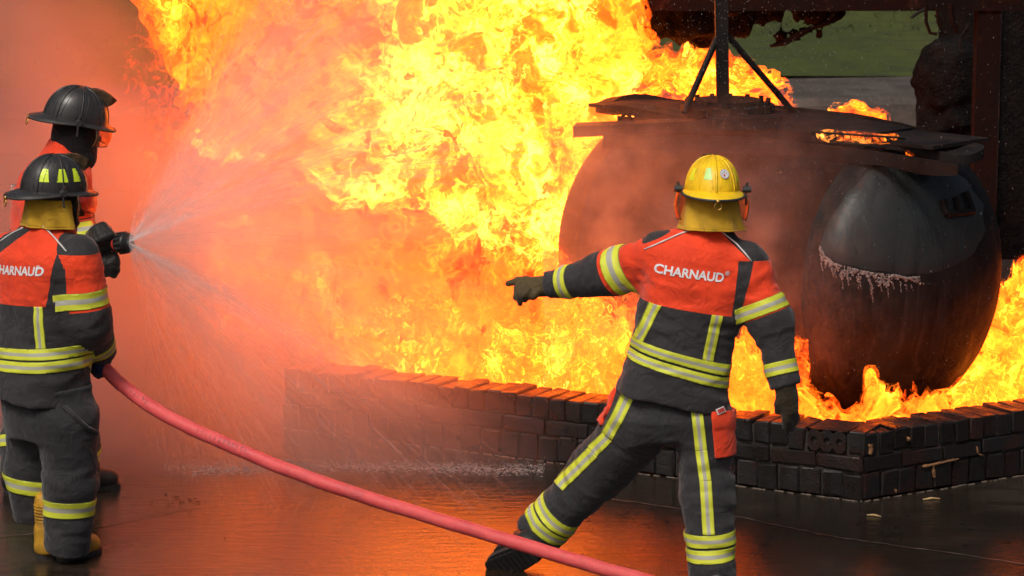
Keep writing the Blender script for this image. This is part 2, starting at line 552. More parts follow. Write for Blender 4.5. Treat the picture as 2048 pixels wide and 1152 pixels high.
def brick_run(a, b, seed, hole_at=None, start=0.0):
    """bricks along the outer face line a -> b; the wall lies on the inner side"""
    rr = random.Random(seed)
    d = (b - a); L = d.length; d.normalize()
    nrm = Vector((0, 0, 1)).cross(d)
    if nrm.dot(Vector((1.55, 16.2, 0)) - a) < 0: nrm = -nrm
    rz = math.atan2(d.y, d.x)
    flip = Vector((math.cos(rz + math.pi / 2), math.sin(rz + math.pi / 2), 0)).dot(nrm) < 0
    if flip: rz += math.pi
    s = start
    while s < L - 0.05:
        w = 0.088
        if hole_at is not None and abs(s - hole_at) < 0.044:
            put_brick(BR_HOLE, a + d * (s + 0.0965) + nrm * (WT / 2 + 0.002) + Vector((0, 0, H3 + H2 + H1 / 2)), rz, rr, 0.4); s += 0.198; continue
        put_brick(rr.choice(BR_HEAD), a + d * (s + w / 2) + nrm * (WT / 2 + rr.uniform(-0.004, 0.008)) + Vector((0, 0, H3 + H2 + H1 / 2 + rr.uniform(-0.006, 0.006))), rz, rr); s += w
    s = start * 0.5
    while s < L - 0.1:
        put_brick(rr.choice(BR_STR), a + d * (s + 0.116) + nrm * 0.054 + Vector((0, 0, H3 + H2 / 2)), rz, rr)
        put_brick(rr.choice(BR_STR), a + d * (s + 0.116) + nrm * (WT - 0.054) + Vector((0, 0, H3 + H2 / 2)), rz, rr); s += 0.232
    s = start
    while s < L - 0.05:
        put_brick(rr.choice(BR_BOT), a + d * (s + 0.052) + nrm * (WT / 2) + Vector((0, 0, H3 / 2)), rz, rr); s += 0.104
def mortar_core():
    mb = MB()
    ring = [P1, P0, P2, P4, P3]
    cen = Vector((1.55, 16.2, 0))
    for k in range(5):
        a, b = ring[k], ring[(k + 1) % 5]
        d = (b - a).normalized(); nrm = Vector((0, 0, 1)).cross(d)
        if nrm.dot(cen - a) < 0: nrm = -nrm
        L = (b - a).length
        mb.box(a + d * L / 2 + nrm * WT / 2 + Vector((0, 0, 0.15)), (L - 0.02, WT - 0.034, 0.290), (d, nrm, Vector((0, 0, 1))))
    mb.build('mortar', M_MORTAR, pit)
mortar_core()
brick_run(P0, P1, 5, hole_at=0.088, start=0.0)
brick_run(P0, P2, 9, start=0.0)
# pale scum line where the wall meets the wet ground
def scum(a, b, seed):
    rr = random.Random(seed); v, f = [], []
    d = (b - a); L = d.length; d.normalize(); n = Vector((0, 0, 1)).cross(d)
    if n.dot(Vector((1.55, 16.2, 0)) - a) > 0: n = -n
    s = 0.0
    while s < L:
        w = rr.uniform(0.002, 0.012) * (1.0 if rr.random() < 0.6 else 0.2); l = rr.uniform(0.008, 0.05)
        p = a + d * s + n * rr.uniform(0.001, 0.006)
        o = len(v)
        v += [p + Vector((0, 0, 0.001)), p + d * l + Vector((0, 0, 0.001)), p + d * l + n * w * rr.uniform(0.2, 1) + Vector((0, 0, 0.004)), p + n * w + Vector((0, 0, 0.004)),
              p + n * (w + 0.006) + Vector((0, 0, -0.001)), p + d * l + n * (w + 0.006) + Vector((0, 0, -0.001))]
        f += [(o, o + 1, o + 2, o + 3), (o + 3, o + 2, o + 5, o + 4)]
        s += l * rr.uniform(0.9, 2.0)
    return v, f
M_SCUM = plain('pale_grit', (0.085, 0.062, 0.046), 0.7, var=0.6, scale=40)
mb = MB(); mb.add(*scum(P0, P1, 2)); mb.add(*scum(P0, P2, 3))
tag(mb.build('grit', M_SCUM), 'pale grit line washed up along the foot of the brick wall', 'grit', kind='stuff')

# old mortar smears on the right hand face
M_SMEAR = plain('ochre_mortar_smear', (0.20, 0.095, 0.038), 0.8, var=0.5, scale=50, bump=0.7)
def smear(pts, w, seed):
    rr_ = random.Random(seed); v, f = [], []
    d = (P2 - P0).normalized(); n_ = Vector((d.y, -d.x, 0))
    if n_.y > 0: n_ = -n_
    def onwall(x, y):
        r_ = ray(x, y); o = Vector((0, 0, CAM_H)); q = P0 + n_ * .006
        return o + r_ * ((q - o).dot(n_) / r_.dot(n_))
    P = []
    for (x0, y0), (x1, y1) in zip(pts[:-1], pts[1:]):
        for k in range(5): P.append(onwall(x0 + (x1 - x0) * k / 5, y0 + (y1 - y0) * k / 5))
    for k, p in enumerate(P):
        t_ = (P[min(k + 1, len(P) - 1)] - P[max(k - 1, 0)]).normalized(); s_ = t_.cross(n_).normalized(); ww = w * rr_.uniform(.35, 1.3) * (0.4 if k in (0, len(P) - 1) else 1)
        v += [p + s_ * ww - n_ * .012, p + s_ * ww * .8 + n_ * .003, p - s_ * ww * .8 + n_ * .003, p - s_ * ww - n_ * .012]
        if k: f += [(4 * k - 4 + q, 4 * k - 3 + q, 4 * k + 1 + q, 4 * k + q) for q in range(3)]
    MB().add(v, f).build('mortar_smear', M_SMEAR, pit, True)
for k_, (pp, ww) in enumerate((([(1742, 888), (1744, 900), (1741, 912)], .010), ([(1846, 934), (1870, 929), (1900, 922), (1922, 917)], .006), ([(1867, 929), (1869, 945), (1870, 958)], .006), ([(1954, 893), (1956, 908), (1970, 912)], .005), ([(1792, 978), (1793, 988)], .008), ([(1815, 878), (1822, 880)], .009))):
    smear(pp, ww, k_)
# ---- bed of the pit
sheet('pit_bed', [(P1.x + .15, P1.y + .1), (P0.x, P0.y + .2), (P2.x - .1, P2.y), (P4.x, P4.y), (P3.x, P3.y)], 0.012, M_CHAR)

# ---- the tank: a lying cylinder with dished ends, its right end towards us
TC1 = Vector((1.93, 14.72, 0.76)); TC2 = Vector((0.80, 15.85, 0.76)); TR = 0.70
tank = tag(empty('pressure_tank', (1.36, 15.28, 0)), 'big soot black steel tank standing in the fire behind the wall', 'tank')
def build_tank():
    ax = (TC1 - TC2); L = ax.length; ax.normalize()
    x, y, _ = basis(ax)
    n = 96
    prof = []
    D = 0.36
    for k in range(15):
        a = math.pi / 2 * k / 14
        prof.append((-D * math.cos(a), TR * math.sin(a)))
    for s in (0.04, 0.045, 0.055, 0.06, 0.3, 0.6, 0.9, L - 0.06, L - 0.055, L - 0.045, L - 0.04):
        prof.append((s, TR + (0.006 if s in (0.045, 0.055, L - 0.055, L - 0.045) else 0)))
    for k in range(15):
        a = math.pi / 2 * (1 - k / 14)
        prof.append((L + D * math.cos(a), TR * math.sin(a)))
    v, f = [], []
    for i, (s, r) in enumerate(prof):
        for k in range(n):
            a = 2 * math.pi * k / n
            p = TC2 + ax * s + (x * math.cos(a) + y * math.sin(a)) * max(r, 0.0005)
            q = p * 1.0
            dn = (mnoise.noise(q * 2.2) * 0.008 + mnoise.noise(q * 6) * 0.003)
            p = p + (x * math.cos(a) + y * math.sin(a)) * dn * (r / TR)
            v.append(p)
    for i in range(len(prof) - 1):
        for k in range(n):
            f.append((i * n + k, i * n + (k + 1) % n, (i + 1) * n + (k + 1) % n, (i + 1) * n + k))
    f.append(tuple(range(n))); f.append(tuple((len(prof) - 1) * n + k for k in range(n)))
    mb = MB().add(v, f)
    o = mb.build('shell', M_TANK, tank, True)
    # saddles
    for s in (0.25, L - 0.25):
        c = TC2 + ax * s
        m2 = MB().box(Vector((c.x, c.y, 0.09)), (0.9, 0.14, 0.17), (x if abs(x.z) < .5 else y, ax, Vector((0, 0, 1))))
        m2.build('saddle', M_STEEL, tank)
    return o, ax, L
TANK_SHELL, TAX, TLEN = build_tank()
# bracket plate welded on the near end and a seam weld line
def tank_bits():
    ax = TAX
    side = Vector((ax.y, -ax.x, 0)).normalized()   # horizontal, to the right as seen
    if side.x < 0: side = -side
    up = Vector((0, 0, 1))
    bv = BVHTree.FromPolygons([v.co.copy() for v in TANK_SHELL.data.vertices], [tuple(p.vertices) for p in TANK_SHELL.data.polygons])
    def on(x, y):
        d = ray(x, y).normalized()
        h = bv.ray_cast(Vector((0, 0, CAM_H)), d)
        return h[0], h[1]
    mb = MB()
    q = [on(1880, 400), on(1925, 385), on(1940, 425), on(1888, 430)]
    if all(a[0] for a in q):
        n = q[0][1]
        if n.dot(Vector((0, -1, 0))) < 0: n = -n
        pts = [a[0] for a in q]
        for i in (0, 1, 2, 3):
            if i == 0: continue
            mb.tube([pts[i] + n * 0.02, pts[(i + 1) % 4] + n * 0.02], 0.018, 6)
        mb.tube([on(1905, 395)[0] + n * 0.02, on(1913, 425)[0] + n * 0.025], 0.014, 6)
        mb.build('bracket', M_STEEL, tank)
    return bv
TANK_BVH = tank_bits()

# ---- deck on the tank: dark plate with gratings, flange, lifting loop, beam
deck = tag(empty('tank_deck', (1.5, 15.4, 1.5)), 'soot covered steel deck plate lying on top of the tank', 'deck')
DK_C = Vector((1.36, 15.12, 1.50)); DK_L, DK_W = 1.22, 0.25
DK_1 = TAX; DK_2 = Vector((-TAX.y, TAX.x, 0)) if -TAX.y > 0 else Vector((TAX.y, -TAX.x, 0))
def near_edge(X):
    """point of the deck's near edge seen at picture column X"""
    best = None
    for k in range(400):
        s_ = -1.3 + 2.6 * k / 399
        p = DK_C - DK_2 * DK_W + DK_1 * s_
        x = 1024 + FPX * p.x / ((p - Vector((0, 0, CAM_H))).dot(_F))
        if best is None or abs(x - X) < best[0]: best = (abs(x - X), p)
    return best[1]
def build_deck():
    z = DK_C.z
    n = 72
    v, f = [], []
    rr = random.Random(3)
    for k in range(n):
        a = 2 * math.pi * k / n
        ca, sa = math.cos(a), math.sin(a)
        e = DK_1 * (DK_L * math.copysign(abs(ca) ** 0.55, ca)) + DK_2 * (DK_W * math.copysign(abs(sa) ** 0.7, sa))
        sag = -0.055 * max(0, ca) ** 2 + 0.012 * math.sin(5 * a) + rr.uniform(-.004, .004)
        p = DK_C + e; q = DK_C + e * 0.9
        v += [(p.x, p.y, z + sag), (p.x, p.y, z - 0.045 + sag), (q.x, q.y, z + 0.022 + sag), (q.x, q.y, z - 0.05 + sag)]
    for k in range(n):
        a, b = 4 * k, 4 * ((k + 1) % n)
        f += [(a, b, b + 1, a + 1), (a, a + 2, b + 2, b), (a + 1, b + 1, b + 3, a + 3), (a + 2, a + 3, b + 3, b + 2)]
    MB().add(v, f).build('rim', M_STEEL, deck)
    # warped deck plates, laid side by side along the tank
    L0 = -DK_L * 0.93
    for k in range(5):
        L1 = L0 + DK_L * 1.86 / 5
        c = DK_C + DK_1 * ((L0 + L1) / 2) + Vector((0, 0, -0.05 * max(0, (L0 + L1) / 2 / DK_L) ** 2 + rr.uniform(-.006, .008)))
        t1 = (DK_1 + Vector((0, 0, rr.uniform(-.03, .03) - (.03 if k > 2 else 0)))).normalized(); t3 = t1.cross(DK_2).normalized()
        if t3.z < 0: t3 = -t3
        MB().box(c, (L1 - L0 - 0.008, DK_W * 1.78, 0.018), (t1, DK_2, t3)).build('plate', M_STEEL, deck)
        L0 = L1
    for k in range(13):
        p = at(1628 + 14.5 * k, 268 + 1.0 * k, 14.33)
        MB().box(p, (0.005, 0.006, 0.030), (Vector((0.92, 0, .3)).normalized(), Vector((0, 1, 0)), Vector((-.3, 0, .92)).normalized())).build('grating_bar', M_STEEL, deck)
    MB().tube([at(1622, 264, 14.33), at(1810, 276, 14.33)], .006, 6).build('grating_bar', M_STEEL, deck)
    # bolted manhole flange heap under the post
    mb = MB()
    c = Vector((1.10, 15.22, z + 0.015))
    mb.tube([c, c + Vector((0, 0, 0.05))], 0.24, 32)
    mb.tube([c + Vector((0, 0, 0.05)), c + Vector((0, 0, 0.075))], 0.17, 32)
    mb.build('flange', M_STEEL, deck)
    for k in range(14):
        a = 2 * math.pi * k / 14 + 0.1
        p = c + Vector((0.21 * math.cos(a), 0.21 * math.sin(a), 0.03))
        MB().tube([p, p + Vector((0, 0, 0.050))], 0.014, 6).build('bolt', M_STEEL, deck)
    # round hatch cover, tilted
    h = at(1388, 222, 15.0)
    MB().tube([h + Vector((0, 0, -0.02)), h + Vector((0.01, -0.01, 0.025))], 0.065, 24).build('hatch_cover', M_STEEL, deck)
    h = at(1465, 218, 15.2)
    MB().tube([h + Vector((0, 0, -0.03)), h + Vector((0, 0, 0.02))], 0.11, 24).build('hatch_cover', M_STEEL, deck)
    # lifting loop
    a = at(1236, 246, 15.1); b = at(1268, 246, 15.1)
    loop = [a + (b - a) * t + Vector((0, 0, 0.075 * math.sin(math.pi * t) ** 0.55 - 0.03)) for t in np.linspace(0, 1, 14)]
    MB().tube(loop, 0.008, 8).build('lifting_loop', M_RUST, deck)
    # flat beam sticking out to the left, and the thicker bearer below it
    p, q = at(1150, 260, 15.05), at(1560, 242, 14.9)
    d = (q - p).normalized(); up = Vector((0, 0, 1)); sd = d.cross(up).normalized(); up = sd.cross(d)
    MB().box((p + q) / 2, ((q - p).length, 0.16, 0.055), (d, sd, up)).build('beam', M_STEEL, deck)
    p, q = at(1210, 280, 14.95), at(1640, 296, 14.75)
    d = (q - p).normalized(); sd = d.cross(Vector((0, 0, 1))).normalized(); up = sd.cross(d)
    MB().box((p + q) / 2, ((q - p).length, 0.14, 0.065), (d, sd, up)).build('bearer', M_STEEL, deck)
    # front skirt plate that hangs under the deck's near edge
    v = []
    m = 24
    for k in range(m + 1):
        t = k / m
        X = 1235 + (1930 - 1235) * t
        p = near_edge(X) + Vector((0.0, -0.012, -0.040 - 0.05 * t * t + 0.006 * math.sin(9 * t)))
        hgt = 0.055 + 0.03 * math.sin(math.pi * t) + 0.012 * math.sin(23 * t)
        v += [p, p + Vector((0, 0.01, -hgt)), p + Vector((0, 0.03, 0)), p + Vector((0, 0.04, -hgt))]
    f = []
    for k in range(m):
        a, b = 4 * k, 4 * k + 4
        f += [(a, b, b + 1, a + 1), (a + 2, a + 3, b + 3, b + 2), (a, a + 2, b + 2, b), (a + 1, b + 1, b + 3, a + 3)]
    MB().add(v, f).build('skirt', M_STEEL, deck)
build_deck()

# ---- mast with two braces standing on the deck
mast = tag(empty('steel_mast', tuple(at(1446, 222, 15.1))), 'upright black steel mast with two slanting braces on the tank deck', 'mast')
def build_mast():
    b = at(1446, 226, 15.1); t = at(1441, -80, 15.1)
    d = (t - b).normalized()
    MB().box((b + t) / 2, (0.064, 0.064, (t - b).length), (Vector((1, 0, 0)), Vector((0, 1, 0)), d)).build('post', M_STEEL, mast)
    for x, y, Yd in ((1368, 226, 14.9), (1590, 228, 15.3)):
        p = at(1444 + (12 if x > 1450 else -8), 72, 15.1)
        MB().tube([at(x, y, Yd), p], 0.017, 8).build('brace', M_STEEL, mast)
build_mast()

# ---- gantry: overhead beam, right post, hanging bits
gantry = tag(empty('steel_gantry', (3.0, 16.6, 0)), 'dark red scorched steel gantry, post and overhead beam right of the tank', 'gantry')
def build_gantry():
    Y = 16.9
    a, b = at(1130, -22, Y), at(2300, -22, Y)
    MB().box((a + b) / 2, ((b - a).length, 0.2, 0.23)).build('beam', M_RUST, gantry)
    t = at(1968, -30, Y - 0.02); q = at(1968, 480, Y - 0.02); q.z = 0.012
    t = Vector((q.x, q.y, t.z)) if False else t
    x = at(1968, 240, Y).x
    MB().box((x, Y - 0.02, (t.z) / 2 + 0.006), (0.13, 0.13, t.z)).build('post', M_RUST, gantry)
    x2 = at(2130, 240, Y).x
    # slack cable and stirrup brackets under the beam
    for dx in (0, 24, 54):
        p = [at(1852 + dx * 0.9, 8, Y - 0.1), at(1852 + dx, 44, Y - 0.1), at(1860 + dx, 66 - dx * 0.1, Y - 0.1), at(1874 + dx * 0.8, 68 - dx * 0.1, Y - 0.1)]
        MB().tube(p, 0.011 if dx < 50 else 0.018, 6).build('hanger', M_RUST, gantry)
    MB().tube([at(1870, 30, Y - .1), at(1884, 45, Y - .1), at(1878, 64, Y - .1)], 0.008, 6).build('hanger', M_RUST, gantry)
    MB().tube([at(1822, 36, Y - .1), at(1835, 26, Y - .1), at(1850, 18, Y - .1)], 0.009, 6).build('hanger', M_STEEL, gantry)
    MB().tube([at(1936, 50, Y - .1), at(1922, 72, Y - .1), at(1920, 95, Y - .1), at(1928, 104, Y - .1)], 0.006, 6).build('cable', M_STEEL, gantry)
build_gantry()

# ---- charred heap hanging under the beam and the dark bulk behind the post
def lump(name, blobs, h, amp, freq, mat, ch=0):
    lo = np.min([np.array(b[0]) - b[1] for b in blobs], 0) - 0.2; hi = np.max([np.array(b[0]) + b[1] for b in blobs], 0) + 0.2
    G, n = grid_pts(lo, hi, h)
    d = None
    for c, r, s in blobs:
        q = np.linalg.norm((G - np.array(c)) / np.array(s), axis=1) * min(s) - r * min(s)
        d = q if d is None else smin(d, q, 0.08)
    d = d + amp * fbm(warp(G, 0.08, 4.0) * freq, 4, ch)
    V, Q = surface_nets(d.reshape(n), lo, h)
    return link(name, np_mesh(name, V, Q), mat, smooth=True)
o = lump('charred_sheet', [((at(1200, -20, 17.2)), 0.18, (1.6, 1, 1)), ((at(1320, 0, 17.2)), 0.21, (1.5, 1, .8)), ((at(1420, 0, 17.2)), 0.20, (1.5, 1, .9)), ((at(1520, 12, 17.2)), 0.17, (1.6, 1, .7)), ((at(1610, 8, 17.2)), 0.10, (1.6, 1, .6)), ((at(1190, 30, 17.2)), 0.13, (1.4, 1, .7)), ((at(1290, 40, 17.2)), 0.14, (1.5, 1, .7)), ((at(1390, 42, 17.2)), 0.14, (1.5, 1, .7)), ((at(1480, 40, 17.2)), 0.12, (1.4, 1, .7)),
                          ((at(1560, 70, 17.2)), 0.05, (2.0, 1, .5))], 0.022, 0.07, 6.0, M_CHAR)
tag(o, 'ragged charred black sheet hanging below the overhead beam', 'sheet')
mb = MB()
mb.tube([at(1672, 20, 17.1), at(1655, 45, 17.1), at(1625, 55, 17.1), at(1600, 68, 17.1), at(1570, 85, 17.1), at(1540, 92, 17.1)], [0.02, 0.018, 0.016, 0.02, 0.018, 0.01], 7)
mb.box(at(1662, 38, 17.1), (0.035, 0.02, 0.05))
tag(mb.build('bent_rod', M_STEEL), 'thin bent black rod dangling beside the charred sheet', 'rod')
o = lump('burnt_barrel', [((at(1900, 150, 18.2)), 0.22, (1, 1, 1.0)), ((at(1905, 205, 18.2)), 0.20, (1, 1, 1.25)), ((at(1895, 262, 18.2)), 0.17, (1, 1, 1)), ((at(1900, 330, 18.2)), 0.17, (1, 1, 1.5))], 0.02, 0.03, 7.0, M_CHAR)
tag(o, 'bulky burnt black drum standing behind the gantry post', 'drum')
# dark wall of the training building to the right, behind the post
shed = tag(empty('dark_shed', (4.9, 20.0, 0)), 'dark soot stained building wall at the far right edge', 'building')
a = at(1930, 100, 19.0)
MB().box((a.x + 1.6, 19.6, 1.5), (3.2, 1.2, 3.0)).build('wall', M_CHAR, shed)
for k in range(7):
    MB().box((a.x + 0.2 + 0.45 * k, 18.985, 1.5), (0.05, 0.03, 2.9)).build('rib', M_STEEL, shed)

# ---- far trees added out of view, so the wet ground mirrors less bright sky
M_LEAF = plain('dark_foliage', (0.030, 0.045, 0.014), 0.8, var=0.5, scale=1.2)
M_BARK = plain('bark', (0.05, 0.035, 0.025), 0.9, var=0.4, scale=6)
rt_ = random.Random(44)
def far_trees():
    mb = MB()
    for k in range(13):
        x, y, h = -54 + 9 * k + rt_.uniform(-1.5, 1.5), 74 + rt_.uniform(-4, 4), rt_.uniform(22, 30)
        mb.tube([(x, y, 1.5), (x + .2, y, h * .35), (x, y, h * .8)], [.45, .35, .1], 8, 1)
        v, f = [], []
        for q_ in range(1500):
            u, w, q = rt_.gauss(0, 1), rt_.gauss(0, 1), rt_.gauss(0, 1)
            L = math.sqrt(u * u + w * w + q * q); rr_ = rt_.random() ** .4
            c = Vector((x + u / L * rr_ * h * .30, y + w / L * rr_ * h * .28, h * .58 + q / L * rr_ * h * .42))
            a = Vector((rt_.gauss(0, 1), rt_.gauss(0, 1), rt_.gauss(0, 1))).normalized(); b = a.orthogonal().normalized(); s_ = rt_.uniform(.4, .9)
            o = len(v); v += [c + a * s_, c + b * s_ * .6, c - a * s_, c - b * s_ * .6]; f.append((o, o + 1, o + 2, o + 3))
        mb.add(v, f)
    tag(link('unseen_treeline', mb.mesh('unseen_treeline'), [M_LEAF, M_BARK]), 'dark row of tall trees far beyond the lawn', 'trees', kind='stuff')
far_trees()

# ---- slab joints of the yard: narrow grit filled seams
M_JOINT = plain('grit_filled_joint', (0.070, 0.052, 0.038), 0.7, var=0.6, scale=30, bump=0.6)
def joint(pts, w):
    rr_ = random.Random(len(pts)); v, f = [], []
    P = []
    for (x0, y0), (x1, y1) in zip(pts[:-1], pts[1:]):
        for k in range(14): P.append(ground_at(x0 + (x1 - x0) * k / 14, y0 + (y1 - y0) * k / 14 + rr_.uniform(-1, 1), .004))
    for k, p in enumerate(P):
        ww = w * rr_.uniform(.3, 1.2)
        v += [p + Vector((0, -ww, 0)), p + Vector((0, ww, 0))]
        if k: f.append((2 * k - 2, 2 * k, 2 * k + 1, 2 * k - 1))
    tag(MB().add(v, f).build('pavement_joint', M_JOINT), kind='structure')
joint([(1130, 985), (1460, 1030), (1650, 1070), (1860, 1100), (2200, 1150)], .006)
joint([(-100, 1085), (200, 1052), (420, 1010)], .004)
# ---- thin black flakes of soot lying on the wet ground
def flakes():
    rr_ = random.Random(6); v, f = [], []
    for cx, cy, n, sx_, sy_ in ((345, 1000, 26, 45, 5), (1210, 1030, 20, 90, 10), (1750, 1060, 40, 240, 45), (700, 1100, 8, 260, 40)):
        for k in range(n):
            g_ = ground_at(rr_.gauss(cx, sx_), rr_.gauss(cy, sy_), .004); a = rr_.uniform(0, 6.3); r_ = rr_.uniform(.002, .010)
            o = len(v)
            for q in range(5): v.append((g_.x + math.cos(a + q * 1.257) * r_ * rr_.uniform(.5, 2.2), g_.y + math.sin(a + q * 1.257) * r_ * rr_.uniform(.5, 1.2), g_.z + rr_.uniform(0, .002)))
            f.append(tuple(o + q for q in range(5)))
    tag(MB().add(v, f).build('soot_flakes', M_CHAR), 'small black soot flakes scattered on the wet ground', 'soot', kind='stuff')
flakes()
# ================================================================== FIRE
FIRE_R = 10.0         # radiance of the hottest flame's red
def mat_fire(name, thin=False, gain=1.0, fine=1.0, hb=0.0):
    t = NT(name)
    p = t.geo()
    heat = t.attr('flame_heat'); edge = t.attr('flame_edge')
    # convoluted thin flame sheets: ridges of a strongly warped noise
    w1 = t.noise(p, 1.7 * fine, 3.0, 0.55, 0.0, 'Color')
    w2 = t.noise(p, 5.0 * fine, 2.0, 0.55, 0.0, 'Color')
    q = t.vmath('ADD', p, t.vmath('SCALE', t.vmath('SUBTRACT', w1, (0.5, 0.5, 0.5)), scale=0.75 / fine))
    q = t.vmath('ADD', q, t.vmath('SCALE', t.vmath('SUBTRACT', w2, (0.5, 0.5, 0.5)), scale=0.26 / fine))
    n1 = t.noise(q, 3.6 * fine, 2.0, 0.5)
    n2 = t.noise(q, 9.0 * fine, 2.0, 0.5)
    n3 = t.noise(q, 21.0 * fine, 2.0, 0.5)
    def ridge(n, w):
        return t.maprange(t.math('ABSOLUTE', t.math('SUBTRACT', n, 0.5)), 0.0, w, 1.0, 0.0)
    r1, r2, r3 = ridge(n1, 0.07), ridge(n2, 0.09), ridge(n3, 0.10)
    calm = t.maprange(t.noise(p, 1.1 * fine, 2.0, 0.5), 0.36, 0.64, 0.35, 1.25)      # some parts finely torn, others smooth
    patch = t.maprange(n1, 0.28, 0.72)
    h = t.math('ADD', t.math('MULTIPLY', heat, 1.0), t.math('MULTIPLY', t.math('SUBTRACT', patch, 0.5), 0.58))
    h = t.math('ADD', h, t.math('MULTIPLY', r1, 0.17))
    h = t.math('ADD', h, t.math('MULTIPLY', t.math('MULTIPLY', r2, calm), 0.17))
    h = t.math('ADD', h, t.math('MULTIPLY', t.math('MULTIPLY', r3, 0.12), calm))
    h = t.math('ADD', h, t.math('MULTIPLY', t.math('SUBTRACT', n2, 0.5), 0.30))
    h = t.math('ADD', h, hb, clamp=True)
    # radiance of the flame from cool rim to hot core (red, green, blue)
    K_ = [(0.0, 2.4, .09, .009), (0.2, 3.0, .17, .013), (0.38, 3.8, .27, .017), (0.55, 4.8, .44, .024), (0.72, 6.4, .82, .036), (0.88, 8.4, 1.7, .085), (1.0, 10.0, 2.8, .34)]
    c = t.ramp(h, [(p_, (r_ / FIRE_R, g_ / FIRE_R, b_ / FIRE_R)) for p_, r_, g_, b_ in K_])
    em = t.node('Emission', Color=c, Strength=FIRE_R * gain)
    tr = t.node('BsdfTransparent')
    # flame thins out at its rims and in holes between the sheets
    a = t.math('ADD', t.math('MULTIPLY', edge, 1.15), t.math('ADD', t.math('MULTIPLY', t.math('SUBTRACT', n2, 0.5), 1.3), t.math('MULTIPLY', r2, 0.25)))
    a = t.maprange(a, 0.05, 0.85)
    fc = t.n.new('ShaderNodeLayerWeight'); fc.inputs['Blend'].default_value = 0.5
    a = t.math('MULTIPLY', a, t.maprange(fc.outputs['Facing'], 0.45, 0.98, 1.0, 0.0))      # thin where the flame sheet curves away
    if thin: a = t.math('MULTIPLY', a, t.maprange(h, 0.16, 0.70, 0.04, 1.0))
    mx = t.node('MixShader', Fac=a, i1=tr, i2=em)
    t.l.new(mx.outputs[0], t.out.inputs['Surface'])
    t.m.cycles.emission_sampling = 'NONE'
    return t.m
M_FIRE = mat_fire('rolling_flame', fine=1.3, hb=-0.17)
M_FIRE_BACK = mat_fire('deep_flame', gain=0.95, fine=0.9, hb=-0.07)
M_TONGUE = mat_fire('licking_flame', thin=True, fine=1.5, hb=-0.15)

def flame_mesh(name, prims, h, amp, freq, wamt, wfreq, mat, lo, hi, stretch=(1, 1, 1), ch=0, k=0.18, rise=0.0, seed=0.0, oct=4, fade=None, wisp=0.0):
    """prims: (a, b, r1, r2, heat).  Warped isosurface with per-vertex heat and edge thickness."""
    lo = np.array(lo, float); hi = np.array(hi, float)
    n = [int(math.ceil((hi[i] - lo[i]) / h)) + 1 for i in range(3)]
    axs = [(lo[i] + h * np.arange(n[i])).astype(np.float32) for i in range(3)]
    D = np.full(n, 9.0, np.float32)
    m = amp * 2.4 + k
    for a, b, r1, r2, ht in prims:
        sl, ok = [], True
        for i in range(3):
            i0 = max(0, int((min(a[i], b[i]) - max(r1, r2) - m - lo[i]) / h)); i1 = min(n[i], int((max(a[i], b[i]) + max(r1, r2) + m - lo[i]) / h) + 2)
            if i1 <= i0: ok = False
            sl.append(slice(i0, i1))
        if not ok: continue
        X = [axs[i][sl[i]] - np.float32(a[i]) for i in range(3)]
        dv = [np.float32(b[i] - a[i]) for i in range(3)]
        t = np.clip((X[0][:, None, None] * dv[0] + X[1][None, :, None] * dv[1] + X[2][None, None, :] * dv[2]) / np.float32(sum(q * q for q in dv)), 0, 1)
        q = (X[0][:, None, None] - t * dv[0]) ** 2 + (X[1][None, :, None] - t * dv[1]) ** 2 + (X[2][None, None, :] - t * dv[2]) ** 2
        D[tuple(sl)] = smin(D[tuple(sl)], np.sqrt(q) - (r1 + (r2 - r1) * t).astype(np.float32), np.float32(k))
    near = np.abs(D) < amp * 2.4
    ii = np.argwhere(near)
    P = (lo + ii * h).astype(np.float32)
    st = np.array(stretch, np.float32)
    W = warp(P * st + np.float32(seed), wamt, wfreq, 1, 2)
    D[near] += (amp * fbm(W * np.float32(freq), oct, ch, 0.55)).astype(np.float32)
    d = D
    f = d.reshape(n)
    f[0] = f[-1] = 9; f[:, 0] = f[:, -1] = 9; f[:, :, 0] = f[:, :, -1] = 9
    V, Q = surface_nets(f, lo, h)
    n_in = len(V)
    if wisp:                                     # a second, thinner sheet floating outside the first
        V2, Q2 = surface_nets(f - wisp, lo, h)
        V = np.concatenate([V, V2]); Q = np.concatenate([Q, Q2 + n_in])
    # heat: blend of the prims' heat, plus crests hotter than troughs
    wsum = np.zeros(len(V)); hs = np.zeros(len(V)); dmin = np.full(len(V), 9.0)
    for a, b, r1, r2, ht in prims:
        dd = cone(V, a, b, r1, r2)
        w = np.exp(-np.clip(dd + 0.3, 0, 5) * 7)
        if isinstance(ht, tuple):
            ax = np.asarray(b) - np.asarray(a)
            tt = np.clip(((V - np.asarray(a)) @ ax) / (ax @ ax), 0, 1)
            hv = ht[0] + (ht[1] - ht[0]) * tt
        else: hv = ht
        wsum += w; hs += w * hv; dmin = np.minimum(dmin, dd)
    heat = hs / np.maximum(wsum, 1e-9)
    W = warp(V * st + seed, wamt, wfreq, 1, 2)
    crest = fbm(W * freq * 1.0 + 3.1, 2, (ch + 2) % 4)
    V0 = V
    heat = heat + 0.16 * crest + 0.10 * np.clip(dmin / amp, -1, 1)
    me = np_mesh(name, V, Q)
    set_attr(me, 'flame_heat', np.clip(heat, 0, 1.3))
    ed = np.clip(0.78 - 0.38 * dmin / amp, 0, 1.2)
    ed[n_in:] -= 0.42
    if fade is not None: ed = ed * fade(V) - 0.9 * (1 - fade(V))
    set_attr(me, 'flame_edge', ed)
    return link(name, me, mat, smooth=True)
def A(p): return tuple(p)
def ball(x, y, Y, r, ht): 
    c = at(x, y, Y); return (A(c), A(c + Vector((0.001, 0, 0))), r, r, ht)
